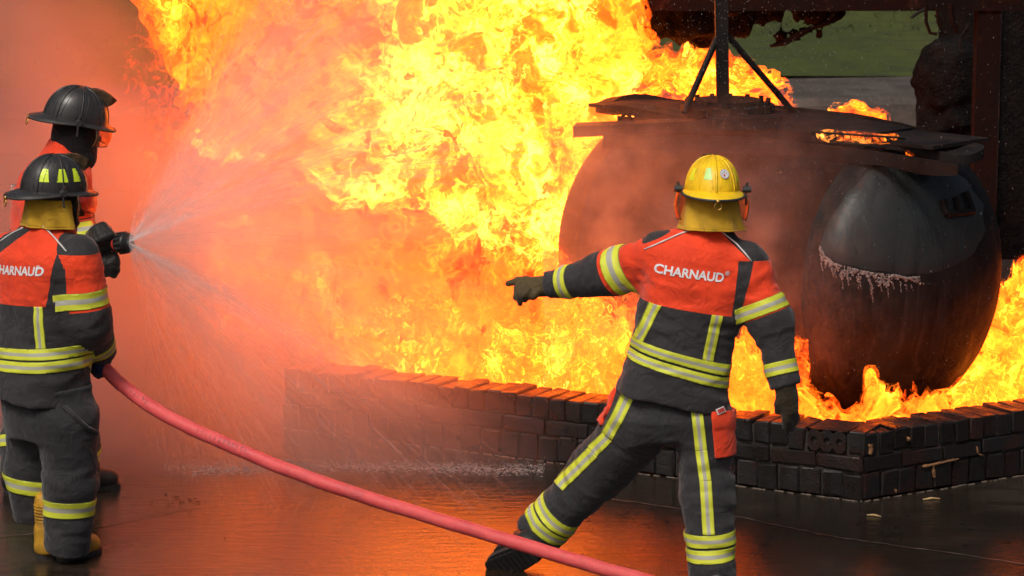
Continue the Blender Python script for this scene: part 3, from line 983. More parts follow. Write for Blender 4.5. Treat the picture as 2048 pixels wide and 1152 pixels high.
def bar(x0, y0, Y0, r0, x1, y1, Y1, r1, ht):
    return (A(at(x0, y0, Y0)), A(at(x1, y1, Y1)), r0, r1, ht)

# the rolling fireball
prims = [bar(1190, 300, 16.9, .22, 1010, 170, 16.5, .42, .80), bar(1010, 170, 16.5, .42, 860, 20, 16.4, .5, .78),
         bar(1120, 60, 16.6, .42, 900, -120, 16.4, .6, .74), bar(860, 60, 16.4, .42, 640, 70, 16.3, .40, .62),
         bar(640, 70, 16.3, .36, 430, 10, 16.3, .30, .52), bar(560, 40, 16.2, .34, 520, 180, 16.3, .26, .42),
         bar(760, 220, 16.4, .30, 900, 330, 16.5, .26, .66), bar(1080, 330, 16.6, .30, 1080, 440, 16.8, .2, .68),
         bar(700, -150, 16.4, .6, 420, -120, 16.3, .45, .6), bar(1150, 330, 16.7, .24, 1150, 420, 16.9, .15, .68),
         bar(960, 320, 16.5, .24, 940, 420, 16.6, .15, .58), bar(660, 220, 16.3, .22, 720, 330, 16.3, .12, .6)]
fb = flame_mesh('fireball', prims, 0.021, 0.19, 2.3, 0.42, 1.3, M_FIRE, (-2.75, 15.3, 0.35), (1.1, 17.6, 3.05), k=0.22, wisp=0.07, fade=lambda V: np.clip((V[:, 0] + 2.70) / 0.9, 0, 1))
tag(fb, 'huge rolling yellow fireball billowing left of the tank', 'flame', kind='stuff')
prims = [bar(1230, 190, 17.3, .20, 1400, 165, 17.3, .19, .62), bar(1400, 165, 17.3, .18, 1520, 185, 17.3, .10, .45),
         bar(1400, 220, 17.2, .14, 1530, 230, 17.2, .10, .45), bar(1250, 250, 17.2, .2, 1380, 240, 17.2, .16, .7),
         bar(1300, 110, 17.3, .08, 1295, 60, 17.35, .03, .42), bar(1400, 110, 17.3, .07, 1420, 85, 17.3, .03, .45)]
o = flame_mesh('flame', prims, 0.016, 0.085, 4.2, 0.30, 2.0, M_TONGUE, (0.35, 16.7, 0.9), (2.0, 17.8, 2.2), k=0.12, ch=1, wisp=0.035)
tag(o, 'orange flames blowing past the mast above the tank deck', 'flame', kind='stuff')
# deep orange body of fire behind the wall
prims = [bar(300, 420, 17.8, .5, 1180, 470, 17.6, .5, .34), bar(560, 640, 17.5, .42, 1150, 650, 17.6, .42, .30), bar(330, 180, 17.9, .5, 1000, 250, 17.9, .5, .36),
         bar(470, 250, 18.2, .35, 500, 560, 18.0, .35, .2), bar(380, 60, 18.2, .35, 450, 300, 17.9, .35, .22), bar(1050, 520, 17.0, .3, 1120, 660, 17.0, .25, .3)]
o = flame_mesh('deep_fire', prims, 0.034, 0.24, 1.6, 0.45, 1.0, M_FIRE_BACK, (-4.2, 16.2, -0.1), (1.1, 19.4, 2.9), k=0.3, ch=2, fade=lambda V: np.clip((V[:, 0] + 3.1) / 1.9, 0, 1))
tag(o, 'deep orange wall of fire behind the spray', 'flame', kind='stuff')

# tongues licking up inside the wall
def tongues(name, label, spots, lo, hi, seed, h=0.016, amp=0.075, mat=None, fade=None):
    rr = random.Random(seed)
    prims = []
    for x, y, Y, r, ht, lean, h0, h1 in spots:
        b = Vector((x, y, 0.05)) if False else Vector((x, y, Y))
        t = b + Vector((lean, rr.uniform(-.05, .05), ht))
        m = b + Vector((lean * 0.3, 0, ht * 0.5))
        prims.append((A(b), A(m), r, r * 0.72, (h0, (h0 + h1) / 2)))
        prims.append((A(m), A(t), r * 0.72, r * 0.12, ((h0 + h1) / 2, h1)))
    o = flame_mesh(name, prims, h, amp, 5.2, 0.32, 2.2, mat or M_TONGUE, lo, hi, stretch=(1.15, 1.15, 0.62), k=0.07, ch=3, seed=seed * 3.7, fade=fade, wisp=amp * 0.4)
    return tag(o, label, 'flame', kind='stuff')
rr = random.Random(21)
dA = (P1 - P0).normalized(); nA = Vector((0, 0, 1)).cross(dA)
if nA.y < 0: nA = -nA
sp = []
for row, (off, hm) in enumerate(((0.42, 0.5), (0.8, 0.72))):
    for k in range(15):
        s = 0.55 + 0.185 * k + rr.uniform(-.06, .06)
        p = P0 + dA * s + nA * (off + rr.uniform(-.06, .06))
        prof = 0.55 + 0.65 * math.exp(-((s - 1.95) / 0.55) ** 2) + 0.35 * math.exp(-((s - 2.9) / 0.3) ** 2)
        sp.append((p.x, p.y, 0.12, rr.uniform(.10, .17), hm * prof * rr.uniform(.7, 1.2), rr.uniform(-.16, .08), .74, .14))
tongues('flame', 'low yellow flames licking along the back of the brick wall', sp, (-1.75, 13.4, 0.0), (1.45, 16.3, 1.6), 4)
# flames that curl round the left end of the wall
sp = []
for x, y, Y, r, ht, ln in ((470, 800, 15.3, .12, .34, -.10), (540, 790, 15.4, .15, .42, -.05), (610, 770, 15.4, .16, .5, .05), (500, 690, 15.5, .10, .3, -.16), (560, 700, 15.5, .13, .28, .1), (640, 650, 15.5, .09, .35, .0), (455, 660, 15.5, .07, .2, -.05)):
    c = at(x, y, Y); sp.append((c.x, c.y, c.z, r, ht, ln, .68, .34))
for x, y, Y, r, ht, ln in ((470, 545, 15.6, .13, .22, .04), (505, 530, 15.6, .10, .16, .06), (450, 500, 15.6, .06, .12, .06)):
    c = at(x, y, Y); sp.append((c.x, c.y, c.z, r, ht, ln, .68, .55))
tongues('flame', 'yellow flames curling out past the left end of the wall', sp, (-2.6, 14.9, 0.02), (-.8, 16.1, 1.7), 6, fade=lambda V: np.clip((V[:, 2] - 0.10) / 0.35, 0, 1) * np.clip((V[:, 0] + 2.2) / 0.45, 0, 1))
# flames between the right firefighter and the tank, and low along the corner
sp = []
for x, y, Y, r, ht, ln in ((1470, 815, 14.05, .10, .36, .03), (1510, 815, 14.0, .10, .24, .0), (1550, 840, 13.95, .06, .04, .03), (1250, 740, 14.5, .12, .34, .04), (1300, 760, 14.4, .13, .38, .0), (1200, 745, 14.6, .11, .3, -.06), (1360, 780, 14.3, .12, .3, .05), (1420, 800, 14.2, .12, .38, -.05),
                           *[(1600 + 33 * q_, 862 - 3.2 * max(0, q_ - 5) - (0 if q_ > 1 else -4), 13.80 + .02 * q_, (.06 if q_ < 3 else .075), .02 + .05 * (q_ % 3) * (q_ > 1), .02 * (-1) ** q_) for q_ in range(13)], (1620, 845, 13.85, .05, .07, .0), (1665, 842, 13.82, .05, .18, -.04), (1705, 845, 13.8, .055, .06, .05), (1745, 840, 13.8, .05, .22, -.03), (1790, 835, 13.86, .06, .13, .05), (1835, 826, 13.92, .055, .07, -.03), (1880, 815, 14.0, .055, .10, .06), (1930, 800, 14.08, .065, .12, .04), (1975, 790, 14.15, .07, .14, .03), (2030, 780, 14.2, .08, .16, 0)):
    c = at(x, y, Y); sp.append((c.x, c.y, max(c.z, 0.05), r, ht, ln, .76, .32))
tongues('flame', 'short flames behind the wall corner in front of the tank', sp, (0.3, 13.3, 0.0), (2.6, 15.0, 1.2), 8, h=0.013, amp=0.055)
sp = []
for x, y, Y, r, ht, ln in ((1930, 760, 15.5, .16, .30, .05), (1985, 740, 15.5, .18, .40, .02), (2040, 720, 15.5, .19, .46, .0), (2100, 720, 15.6, .2, .42, .0), (2060, 770, 15.2, .16, .3, .0), (2010, 790, 15.1, .13, .2, .04), (2120, 770, 15.1, .16, .3, 0)):
    c = at(x, y, Y); sp.append((c.x, c.y, max(c.z, 0.05), r, ht, ln, .78, .38))
tongues('flame', 'tall flames at the far right behind the wall', sp, (1.9, 14.6, 0.0), (3.6, 16.1, 1.3), 9)
sp = []
for x, y, Y, r, ht, ln in ((1645, 248, 15.9, .06, .05, .0), (1680, 250, 15.9, .07, .06, .03), (1715, 252, 15.9, .075, .12, .0), (1745, 254, 15.9, .06, .06, .03)):
    c = at(x, y, Y); sp.append((c.x, c.y, c.z, r, ht, ln, .62, .35))
tongues('flame', 'small orange flame burning on the far side of the tank deck', sp, (1.4, 15.6, 1.1), (2.4, 16.2, 2.0), 12, h=0.011, amp=0.045)
# fire showing through the slit of the deck grating
sp = []
for x, y in ((1640, 270), (1665, 272), (1690, 273), (1715, 275), (1740, 277), (1765, 279), (1790, 279)):
    c = at(x, y, 14.36); sp.append((c.x, c.y, c.z, .0085, .004, 0.01, .9, .6))
c = at(1826, 306, 14.3); sp.append((c.x - .02, c.y, c.z, .006, .003, 0.03, .6, .4))
tongues('flame', 'thin line of fire glowing through the grating of the deck', sp, (1.3, 14.2, 1.40), (2.3, 14.5, 1.65), 14, h=0.005, amp=0.006)
# ================================================================== FIREFIGHTERS
# ---- cloth, tape and helmet materials
def mat_cloth(name, color, rough=0.85, soil=0.25, sheen=0.15):
    t = NT(name)
    p = t.geo()
    n1 = t.noise(p, 5.0, 4.0, 0.6, 0.4); n2 = t.noise(p, 38.0, 4.0, 0.65); weave = t.noise(p, 420.0, 2.0, 0.5)
    c = t.mix(t.maprange(n1, 0.35, 0.7), color, tuple(x * (1 - soil) for x in color))
    dust = t.maprange(t.noise(p, 11.0, 5.0, 0.7), 0.56, 0.78)
    c = t.mix(t.math('MULTIPLY', dust, 0.10), c, (0.20, 0.17, 0.15))
    cr = t.math('ABSOLUTE', t.math('SUBTRACT', t.noise(p, 13.0, 2.0, 0.5, 0.9), 0.5))
    h = t.math('ADD', t.math('MULTIPLY', n2, 0.5), t.math('MULTIPLY', weave, 0.15))
    h = t.math('ADD', h, t.math('MULTIPLY', cr, -3.2))
    t.bsdf(c, rough, t.bump(h, 0.55, 0.008), 0.0, Sheen_Weight=sheen, Sheen_Roughness=0.5, Specular_IOR_Level=0.25)
    return t.m
def mat_tape():
    t = NT('reflective_tape')
    w = t.math('ABSOLUTE', t.attr('tape_w'))
    p = t.geo()
    s = t.n.new('ShaderNodeSeparateXYZ'); t.set(s, 'i0', p)
    hat = t.math('SINE', t.math('MULTIPLY', t.math('ADD', s.outputs[0], t.math('MULTIPLY', s.outputs[2], -1.3)), 560.0))
    hat = t.maprange(hat, 0.1, 0.9)
    lime = t.mix(t.noise(p, 18.0, 4.0, 0.6), (0.60, 0.66, 0.035), (0.72, 0.76, 0.06))
    lime = t.mix(t.math('MULTIPLY', hat, 0.22), lime, (0.20, 0.22, 0.03))
    sil = t.mix(t.math('MULTIPLY', hat, 0.55), (0.46, 0.46, 0.40), (0.10, 0.10, 0.07))
    c = t.mix(t.maprange(w, 0.26, 0.32), sil, lime)
    c = t.mix(t.maprange(w, 0.93, 0.97), c, (0.16, 0.17, 0.03))
    d = t.maprange(t.noise(p, 30.0, 4.0, 0.7), 0.5, 0.75)
    c = t.mix(t.math('MULTIPLY', d, 0.22), c, (0.16, 0.15, 0.07))
    t.bsdf(c, 0.55, t.bump(hat, 0.25, 0.002))
    return t.m
def mat_helmet(name, color, rough=0.32):
    t = NT(name)
    p = t.obj()
    n1 = t.noise(p, 14.0, 5.0, 0.65); sc = t.noise(t.vmath('MULTIPLY', p, (1, 1, 6)), 60.0, 3.0, 0.6)
    c = t.mix(t.maprange(n1, 0.4, 0.75), color, tuple(x * 0.72 for x in color))
    c = t.mix(t.math('MULTIPLY', t.maprange(sc, 0.62, 0.72), 0.25), c, tuple(min(1, x * 1.6 + 0.02) for x in color))
    t.bsdf(c, t.maprange(n1, 0.3, 0.7, rough - 0.08, rough + 0.18), t.bump(sc, 0.08, 0.002))
    return t.m
M_RED = mat_cloth('red_jacket_cloth', (0.86, 0.060, 0.014), 0.75)
M_BLACK = mat_cloth('charcoal_jacket_cloth', (0.034, 0.032, 0.034), 0.8, 0.35)
M_TROUSER = mat_cloth('charcoal_trouser_cloth', (0.030, 0.030, 0.033), 0.82, 0.35)
M_TAPE = mat_tape()
M_PIPING = plain('silver_piping', (0.62, 0.62, 0.60), 0.5, var=0.1)
M_FLAP = mat_cloth('ochre_flap_cloth', (0.62, 0.36, 0.022), 0.8, 0.35)
M_GLOVE = mat_cloth('olive_leather', (0.085, 0.058, 0.020), 0.65, 0.55)
M_GLOVE_DARKOLIVE = mat_cloth('dark_olive_leather', (0.030, 0.022, 0.010), 0.65, 0.5)  # darker tone of the olive leather, for the hanging glove
M_GLOVE_DARK = mat_cloth('black_leather', (0.012, 0.011, 0.010), 0.55, 0.5)
M_GLOVE_BLUE = mat_cloth('navy_glove_cloth', (0.012, 0.022, 0.075), 0.7, 0.4)
M_HOOD = mat_cloth('black_knit_hood', (0.008, 0.007, 0.008), 0.9, 0.4)
M_BOOT = plain('black_boot_rubber', (0.012, 0.011, 0.010), 0.45, var=0.4, scale=25)
M_SOLE = plain('black_sole_rubber', (0.016, 0.015, 0.014), 0.7, var=0.4, scale=60, bump=0.5)
M_BOOT_Y = plain('ochre_boot_rubber', (0.42, 0.22, 0.018), 0.45, var=0.35, scale=20)
M_SKIN = plain('skin', (0.10, 0.045, 0.025), 0.5, var=0.15)
M_YEL = mat_helmet('yellow_helmet_shell', (0.90, 0.58, 0.010))
M_BLK = mat_helmet('black_helmet_shell', (0.028, 0.027, 0.027), 0.30)
M_TRIM = plain('grey_rubber_trim', (0.035, 0.036, 0.034), 0.55)
M_BRASS = plain('worn_brass', (0.55, 0.33, 0.08), 0.35, 0.9)
M_STICK = plain('lime_reflective_sticker', (0.62, 0.80, 0.03), 0.4, var=0.1)
M_STICKG = plain('pale_green_sticker', (0.48, 0.80, 0.24), 0.4, var=0.08)
M_STICKY = plain('yellow_sticker', (0.82, 0.80, 0.02), 0.4, var=0.08)
M_WHITE = plain('white_print', (0.66, 0.66, 0.68), 0.6, var=0.06)
M_BADGE_RED = plain('red_print', (0.45, 0.05, 0.04), 0.6)
M_GREYP = plain('grey_print', (0.30, 0.30, 0.30), 0.6)
M_LEATHER = plain('worn_brown_leather', (0.075, 0.045, 0.018), 0.7, var=0.5, scale=60)
def mat_visor():
    t = NT('amber_visor')
    tr = t.node('BsdfTransparent', Color=(0.95, 0.72, 0.52, 1))
    gl = t.node('BsdfGlossy', Color=(0.9, 0.85, 0.8, 1), Roughness=0.12)
    n = t.noise(t.geo(), 9.0, 3.0)
    mx = t.node('MixShader', Fac=t.maprange(n, 0.3, 0.7, 0.05, 0.14), i1=tr, i2=gl)
    t.l.new(mx.outputs[0], t.out.inputs['Surface'])
    return t.m
M_VISOR = mat_visor()

# ---- garment solids
def torso_term(st, Rv, Bv):
    C = np.array([tuple(s[0]) for s in st]); U = C[-1] - C[0]; U = U / np.linalg.norm(U)
    us = (C - C[0]) @ U
    res = C - C[0] - us[:, None] * U
    aa = np.array([s[1] for s in st]); bb = np.array([s[2] for s in st])
    Rn, Bn = np.array(Rv), np.array(Bv)
    def f(P):
        u = (P - C[0]) @ U
        off = np.stack([np.interp(u, us, res[:, k]) for k in range(3)], 1)
        q = P - C[0] - u[:, None] * U - off
        a = np.interp(u, us, aa); b = np.interp(u, us, bb)
        x = np.abs(q @ Rn) / a; y = np.abs(q @ Bn) / b
        r = (x ** 2.5 + y ** 2.5) ** (1 / 2.5)
        d = (r - 1) * np.minimum(a, b)
        return np.maximum(d, np.maximum(-u, u - us[-1]))
    f.axis = U; f.lo = (C - aa.max() - 0.06).min(0); f.hi = (C + aa.max() + 0.06).max(0); f.org = C[0]
    return f
def cone_term(a, b, r1, r2, cut0=False, cut1=False):
    a = np.array(tuple(a)); b = np.array(tuple(b)); ax = (b - a) / np.linalg.norm(b - a); L = np.linalg.norm(b - a)
    def f(P):
        d = cone(P, a, b, r1, r2)
        if cut1: d = np.maximum(d, (P - b) @ ax)
        if cut0: d = np.maximum(d, (a - P) @ ax)
        return d
    f.axis = ax; m = max(r1, r2) + 0.04; f.lo = np.minimum(a, b) - m; f.hi = np.maximum(a, b) + m; f.a = a; f.b = b; f.L = L
    return f
def solid(terms, h, k=0.05, fold=0.007, folds=(), seed=0.0, clip=()):
    lo = np.min([t.lo for t in terms], 0); hi = np.max([t.hi for t in terms], 0)
    G, n = grid_pts(lo, hi, h)
    d = None
    for t in terms:
        m = np.all((G > t.lo - k) & (G < t.hi + k), 1)
        q = np.full(len(G), 1.0)
        Pm = G[m]
        v = t(Pm)
        nearm = np.abs(v) < 0.06
        Pn = Pm[nearm]
        if fold and len(Pn):
            ax = np.asarray(t.axis)
            s = Pn @ ax
            W = Pn * 4.2 + np.outer(s, ax) * 8.0 + seed
            W = warp(W, 0.5, 0.9, 1, 1)
            r = fbm(W, 3, 0, 0.5)
            fo = (0.55 - np.abs(r)) * 0.9 + 0.45 * vnoise(Pn * 6 + seed, 2)
            amp = np.full(len(Pn), fold)
            for c, rad, a in folds:
                amp += a * np.exp(-(np.linalg.norm(Pn - np.array(tuple(c)), axis=1) / rad) ** 2)
            v[nearm] -= amp * fo
        q[m] = v
        d = q if d is None else smin(d, q, k)
    for p, nn in clip:
        d = np.maximum(d, (G - np.array(tuple(p))) @ np.array(tuple(nn)))
    V, Q = surface_nets(d.reshape(n), lo, h)
    return V, Q
def to_bm(V, Q):
    me = np_mesh('tmp', V, Q)
    bm = bmesh.new(); bm.from_mesh(me)
    bpy.data.meshes.remove(me)
    bmesh.ops.smooth_vert(bm, verts=bm.verts, factor=0.4, use_axis_x=True, use_axis_y=True, use_axis_z=True)
    return bm
class Plane:
    """a cutting plane through two read-off points, running along a depth direction; positive on the side of `pos`"""
    def __init__(s, a, b, depth, pos):
        a, b, pos = Vector(a), Vector(b), Vector(pos)
        s.p = a; s.n = (b - a).cross(Vector(depth)).normalized()
        if s.n.dot(pos - a) < 0: s.n = -s.n
    def __call__(s, q): return (q - s.p).dot(s.n)
def slice_bm(bm, planes, filt=None):
    for pl in planes:
        fs = bm.faces if filt is None else [f for f in bm.faces if filt(f)]
        es = {e for f in fs for e in f.edges}; vs = {v for f in fs for v in f.verts}
        bmesh.ops.bisect_plane(bm, geom=list(fs) + list(es) + list(vs), dist=1e-5, plane_co=pl.p, plane_no=pl.n)
def nearest_term(terms, co):
    return np.argmin(np.stack([t(co) for t in terms]), 0)
def shell_part(name, bm0, keep, mat, parent, lift=0.003, thick=0.005, wfun=None, planes=()):
    """a strip of cloth or tape lifted off a garment's surface: faces of bm0 for which keep(face) holds"""
    bm = bm0.copy()
    bm.faces.ensure_lookup_table()
    if planes:
        out = []
        for f in bm.faces:                                  # drop what lies clear of the strip before cutting
            c = f.calc_center_median()
            if any(pl(c) < -0.03 for pl in planes): out.append(f)
        bm.normal_update()
        nrm0 = {tuple(round(x, 5) for x in v.co): v.normal.copy() for v in bm.verts}
        bmesh.ops.delete(bm, geom=out, context='FACES')
        slice_bm(bm, planes)
    bm.normal_update()
    dele = [f for f in bm.faces if not keep(f)]
    nrm = {v: v.normal.copy() for v in bm.verts}
    bmesh.ops.delete(bm, geom=dele, context='FACES')
    if len(bm.faces) == 0:
        bm.free(); return None
    vs = list(bm.verts)
    nn = [nrm.get(v, v.normal).copy() for v in vs]
    for v, n in zip(vs, nn): v.co += n * lift
    bd = [e for e in bm.edges if e.is_boundary]
    r = bmesh.ops.extrude_edge_only(bm, edges=bd)
    for v in r['geom']:
        if isinstance(v, bmesh.types.BMVert):
            src = min((w for w in v.link_edges), key=lambda e: e.calc_length()).other_vert(v)
            v.co -= (src.normal if src.normal.length > 0 else Vector((0, 0, 1))) * 0.0
    ext = [v for v in r['geom'] if isinstance(v, bmesh.types.BMVert)]
    byco = {}
    for v, n in zip(vs, nn): byco[tuple(round(x, 6) for x in v.co)] = n
    for v in ext:
        n = byco.get(tuple(round(x, 6) for x in v.co))
        if n is not None: v.co -= n * thick
    me = bpy.data.meshes.new(name)
    bm.to_mesh(me); bm.free()
    if wfun is not None:
        set_attr(me, 'tape_w', np.array([wfun(v.co) for v in me.vertices]))
    return link(name, me, mat, parent, True)

# ---- helmet
def helmet(parent, c, fwd, up, shell, stickers=(), badge=None, visor=None, tilt=0.0, size=1.0, shield=True):
    """c: centre of the brim plane; fwd/up: the helmet's own axes"""
    fwd = Vector(fwd).normalized(); up = Vector(up).normalized()
    rt = fwd.cross(up).normalized(); up = rt.cross(fwd).normalized()
    def W(x, y, z): return Vector(c) + (rt * x + fwd * y + up * z) * size
    A_, B_, H_ = 0.113, 0.142, 0.150
    def dome(th, ph, lift=0.0):
        """th round from front, ph 0 brim .. pi/2 top"""
        cz = math.sin(ph); r = math.cos(ph) ** 0.82
        k = 1 + lift
        return W(math.sin(th) * A_ * r * k, math.cos(th) * B_ * r * k, 0.012 + H_ * cz * (1 + lift * 0.8))
    root = MB()
    n, m = 64, 18
    v = [dome(2 * math.pi * i / n, math.pi / 2 * j / m) for j in range(m) for i in range(n)] + [dome(0, math.pi / 2)]
    f = [(j * n + i, j * n + (i + 1) % n, (j + 1) * n + (i + 1) % n, (j + 1) * n + i) for j in range(m - 1) for i in range(n)]
    f += [((m - 1) * n + i, (m - 1) * n + (i + 1) % n, m * n) for i in range(n)]
    hel = root.add(v, f).build('helmet', shell, parent, True)
    # eight raised ribs
    for q in range(8):
        th = 2 * math.pi * q / 8
        pts = [dome(th, math.pi / 2 * t, 0.006) for t in np.linspace(0.0, 0.97, 14)]
        MB().tube(pts, 0.0052 * size if q % 4 == 0 else 0.0036 * size, 7).build('rib', shell, hel, True)
    # stitched panel seams between ribs
    for q in range(8):
        for s in (-0.26, 0.26):
            th0 = 2 * math.pi * (q + 0.5) / 8
            pts = [dome(th0 + s * (1 - 0.55 * t), math.pi / 2 * (0.08 + 0.62 * t), 0.004) for t in np.linspace(0, 1, 8)]
            MB().tube(pts, 0.0014 * size, 5).build('seam', shell, hel, True)
    # brim: long behind, short in front, dished
    v, f = [], []
    K = 72
    for i in range(K):
        th = 2 * math.pi * i / K
        back = max(0, -math.cos(th)) ** 1.5; front = max(0, math.cos(th))
        ext = 0.014 + 0.050 * back + 0.026 * front ** 2
        dz = 0.012 - 0.020 * back - 0.010 * front ** 2
        for rr_, z in ((0.0, 0.020), (0.5, 0.016 + (dz - 0.014) * 0.35), (1.0, dz), (1.0, dz - 0.006), (0.5, 0.009 + (dz - 0.014) * 0.35), (-0.04, 0.008)):
            v.append(W(math.sin(th) * (A_ + ext * rr_), math.cos(th) * (B_ + ext * rr_), z))
    f = [(i * 6 + k, i * 6 + k + 1, ((i + 1) % K) * 6 + k + 1, ((i + 1) % K) * 6 + k) for i in range(K) for k in range(5)]
    br = MB().add(v, f).build('brim', shell, hel, True)
    rim = [v[i * 6 + 2] * 0.5 + v[i * 6 + 3] * 0.5 for i in range(K)] + [v[2] * 0.5 + v[3] * 0.5]
    MB().tube(rim, 0.0055 * size, 8, caps=False).build('brim_trim', M_TRIM, hel, True)
    # ring for hanging the helmet, at the back of the brim
    rc = W(0, -(B_ + 0.066), -0.034)
    ring = [rc + rt * (0.014 * math.cos(a)) + up * (0.014 * math.sin(a)) for a in np.linspace(0, 2 * math.pi, 17)]
    MB().tube(ring, 0.0028, 6, caps=False).box(W(0, -(B_ + 0.065), -0.014), (0.018, 0.010, 0.016), (rt, fwd, up)).build('hanging_ring', M_BRASS, hel, True)
    # front shield leaning forward above the brow
    if shield:
        # leather holder that juts forward from the crown
        prof = [(0.030, H_ + 0.010, 0.008, 0.010), (0.062, H_ + 0.016, 0.020, 0.030), (0.100, H_ + 0.012, 0.030, 0.052), (0.136, H_ - 0.002, 0.034, 0.052), (0.158, H_ - 0.016, 0.026, 0.022)]
        v, f = [], []
        for y_, z_, w_, d_ in prof:
            v += [W(-w_, y_, z_), W(w_, y_, z_), W(w_ * .5, y_ - .012, z_ - d_), W(-w_ * .5, y_ - .012, z_ - d_)]
        for i in range(len(prof) - 1):
            a, b = 4 * i, 4 * i + 4
            f += [(a, a + 1, b + 1, b), (a + 1, a + 2, b + 2, b + 1), (a + 2, a + 3, b + 3, b + 2), (a + 3, a, b, b + 3)]
        f += [(0, 3, 2, 1), (16, 17, 18, 19)]
        MB().add(v, f).build('shield_holder', M_LEATHER, hel)
    # trapezoid reflective stickers
    for th, w, ph0, ph1, mat in stickers:
        v = []
        for j in range(4):
            t = j / 3
            for i in range(4):
                s = (i / 3 - 0.5) * w * (1.0 - 0.42 * t)
                v.append(dome(th + s, ph0 + (ph1 - ph0) * t, 0.012))
        f = [(j * 4 + i, j * 4 + i + 1, j * 4 + i + 5, j * 4 + i + 4) for j in range(3) for i in range(3)]
        MB().add(v, f).build('sticker', mat, hel, True)
    if badge:
        th, ph, r = badge
        cc = dome(th, ph, 0.014)
        e1 = (dome(th + 0.05, ph, 0.014) - cc).normalized(); e2 = (dome(th, ph + 0.05, 0.014) - cc).normalized()
        nn = e1.cross(e2).normalized()
        if nn.dot(cc - Vector(c)) < 0: nn = -nn
        disc = lambda r_, o, k=24: [cc + nn * o + e1 * (r_ * math.cos(2 * math.pi * i / k)) + e2 * (r_ * math.sin(2 * math.pi * i / k)) for i in range(k)]
        MB().add(disc(r, 0.0005), [tuple(range(24))]).build('badge', M_WHITE, hel)
        o = MB()
        ring_o, ring_i = disc(r * 0.92, 0.0012), disc(r * 0.80, 0.0012)
        o.add(ring_o + ring_i, [(i, (i + 1) % 24, 24 + (i + 1) % 24, 24 + i) for i in range(24)])
        o.build('badge_ring', M_GREYP, hel)
        def dia(dx, dy, s): 
            q = cc + nn * 0.0016 + e1 * dx + e2 * dy
            return [q + e1 * s, q + e2 * s, q - e1 * s, q - e2 * s]
        MB().add(dia(0.002, -r * 0.32, r * 0.30), [(0, 1, 2, 3)]).build('badge_diamond', M_BADGE_RED, hel)
        MB().add(dia(0, r * 0.36, r * 0.24), [(0, 1, 2, 3)]).add(dia(-r * .42, 0.02 * r, r * 0.2), [(0, 1, 2, 3)]).add(dia(r * .45, 0.05 * r, r * 0.2), [(0, 1, 2, 3)]).build('badge_mark', M_GREYP, hel)
    if visor:
        ang, drop, rad = visor      # how far it is swung down, height, reach
        v, f = [], []
        K = 28
        for j in range(5):
            for i in range(K + 1):
                th = (-ang + 2 * ang * i / K) * math.pi
                zz = 0.012 - drop * j / 4
                bulge = 0.012 * math.sin(math.pi * j / 4)
                v.append(W(math.sin(th) * (A_ + rad + bulge - 0.012), math.cos(th) * (B_ + rad * 0.6 + bulge) + 0.0, zz))
        f = [(j * (K + 1) + i, j * (K + 1) + i + 1, (j + 1) * (K + 1) + i + 1, (j + 1) * (K + 1) + i) for j in range(4) for i in range(K)]
        v2 = [p + (Vector(c) - p).normalized() * 0.0025 for p in v]
        mb = MB().add(v, f).add(v2, [tuple(reversed(q)) for q in f])
        vis = mb.build('visor', M_VISOR, hel, True)
        edge = [v[4 * (K + 1) + i] for i in range(K + 1)]
        MB().tube([v[0], v[K + 1], v[2 * (K + 1)], v[3 * (K + 1)]] + edge + [v[4 * (K + 1) + K], v[3 * (K + 1) + K], v[2 * (K + 1) + K], v[K]], 0.0022, 6).build('visor_edge', M_LEATHER, hel, True)
        for s in (-1, 1):
            p = W(s * (A_ + 0.030), -0.01, 0.024)
            MB().tube([p - rt * 0.016 * s, p + rt * 0.018 * s], 0.013, 12).tube([p + up * 0.012, p + up * 0.028 + rt * 0.004 * s], 0.006, 8).build('visor_knob', M_TRIM, hel)
            MB().tube([p, p - up * 0.03, p - up * 0.062 + fwd * 0.004], 0.0045, 6).build('visor_arm', M_TRIM, hel)
    return hel

# ---- lettering laid on a jacket
def lettering(text, c, right, upv, width, bvh, toward, parent, mat, bold=0.030):
    cu = bpy.data.curves.new('lettering', 'FONT'); cu.body = text; cu.size = 1.0; cu.align_x = 'CENTER'; cu.offset = bold; cu.resolution_u = 3
    o = bpy.data.objects.new('lettering_tmp', cu); COL.objects.link(o)
    dg = bpy.context.evaluated_depsgraph_get()
    me = bpy.data.meshes.new_from_object(o.evaluated_get(dg))
    bpy.data.objects.remove(o); bpy.data.curves.remove(cu)
    bm = bmesh.new(); bm.from_mesh(me); bpy.data.meshes.remove(me)
    xs = [v.co.x for v in bm.verts]
    if not xs:
        bm.free(); return None
    sc = width / (max(xs) - min(xs)); mx = (max(xs) + min(xs)) / 2
    bmesh.ops.triangulate(bm, faces=bm.faces)
    for _ in range(2):
        le = [e for e in bm.edges if e.calc_length() * sc > 0.012]
        if le: bmesh.ops.subdivide_edges(bm, edges=le, cuts=1); bmesh.ops.triangulate(bm, faces=bm.faces)
    right = Vector(right).normalized(); upv = Vector(upv).normalized(); tw = Vector(toward).normalized()
    for v in bm.verts:
        p = Vector(c) + right * ((v.co.x - mx) * sc) + upv * ((v.co.y - 0.34) * sc)
        h = bvh.ray_cast(p + tw * 0.6, -tw)
        v.co = (h[0] + tw * 0.0035) if h[0] is not None else p
    return link('lettering', bm_mesh('lettering', bm), mat, parent)
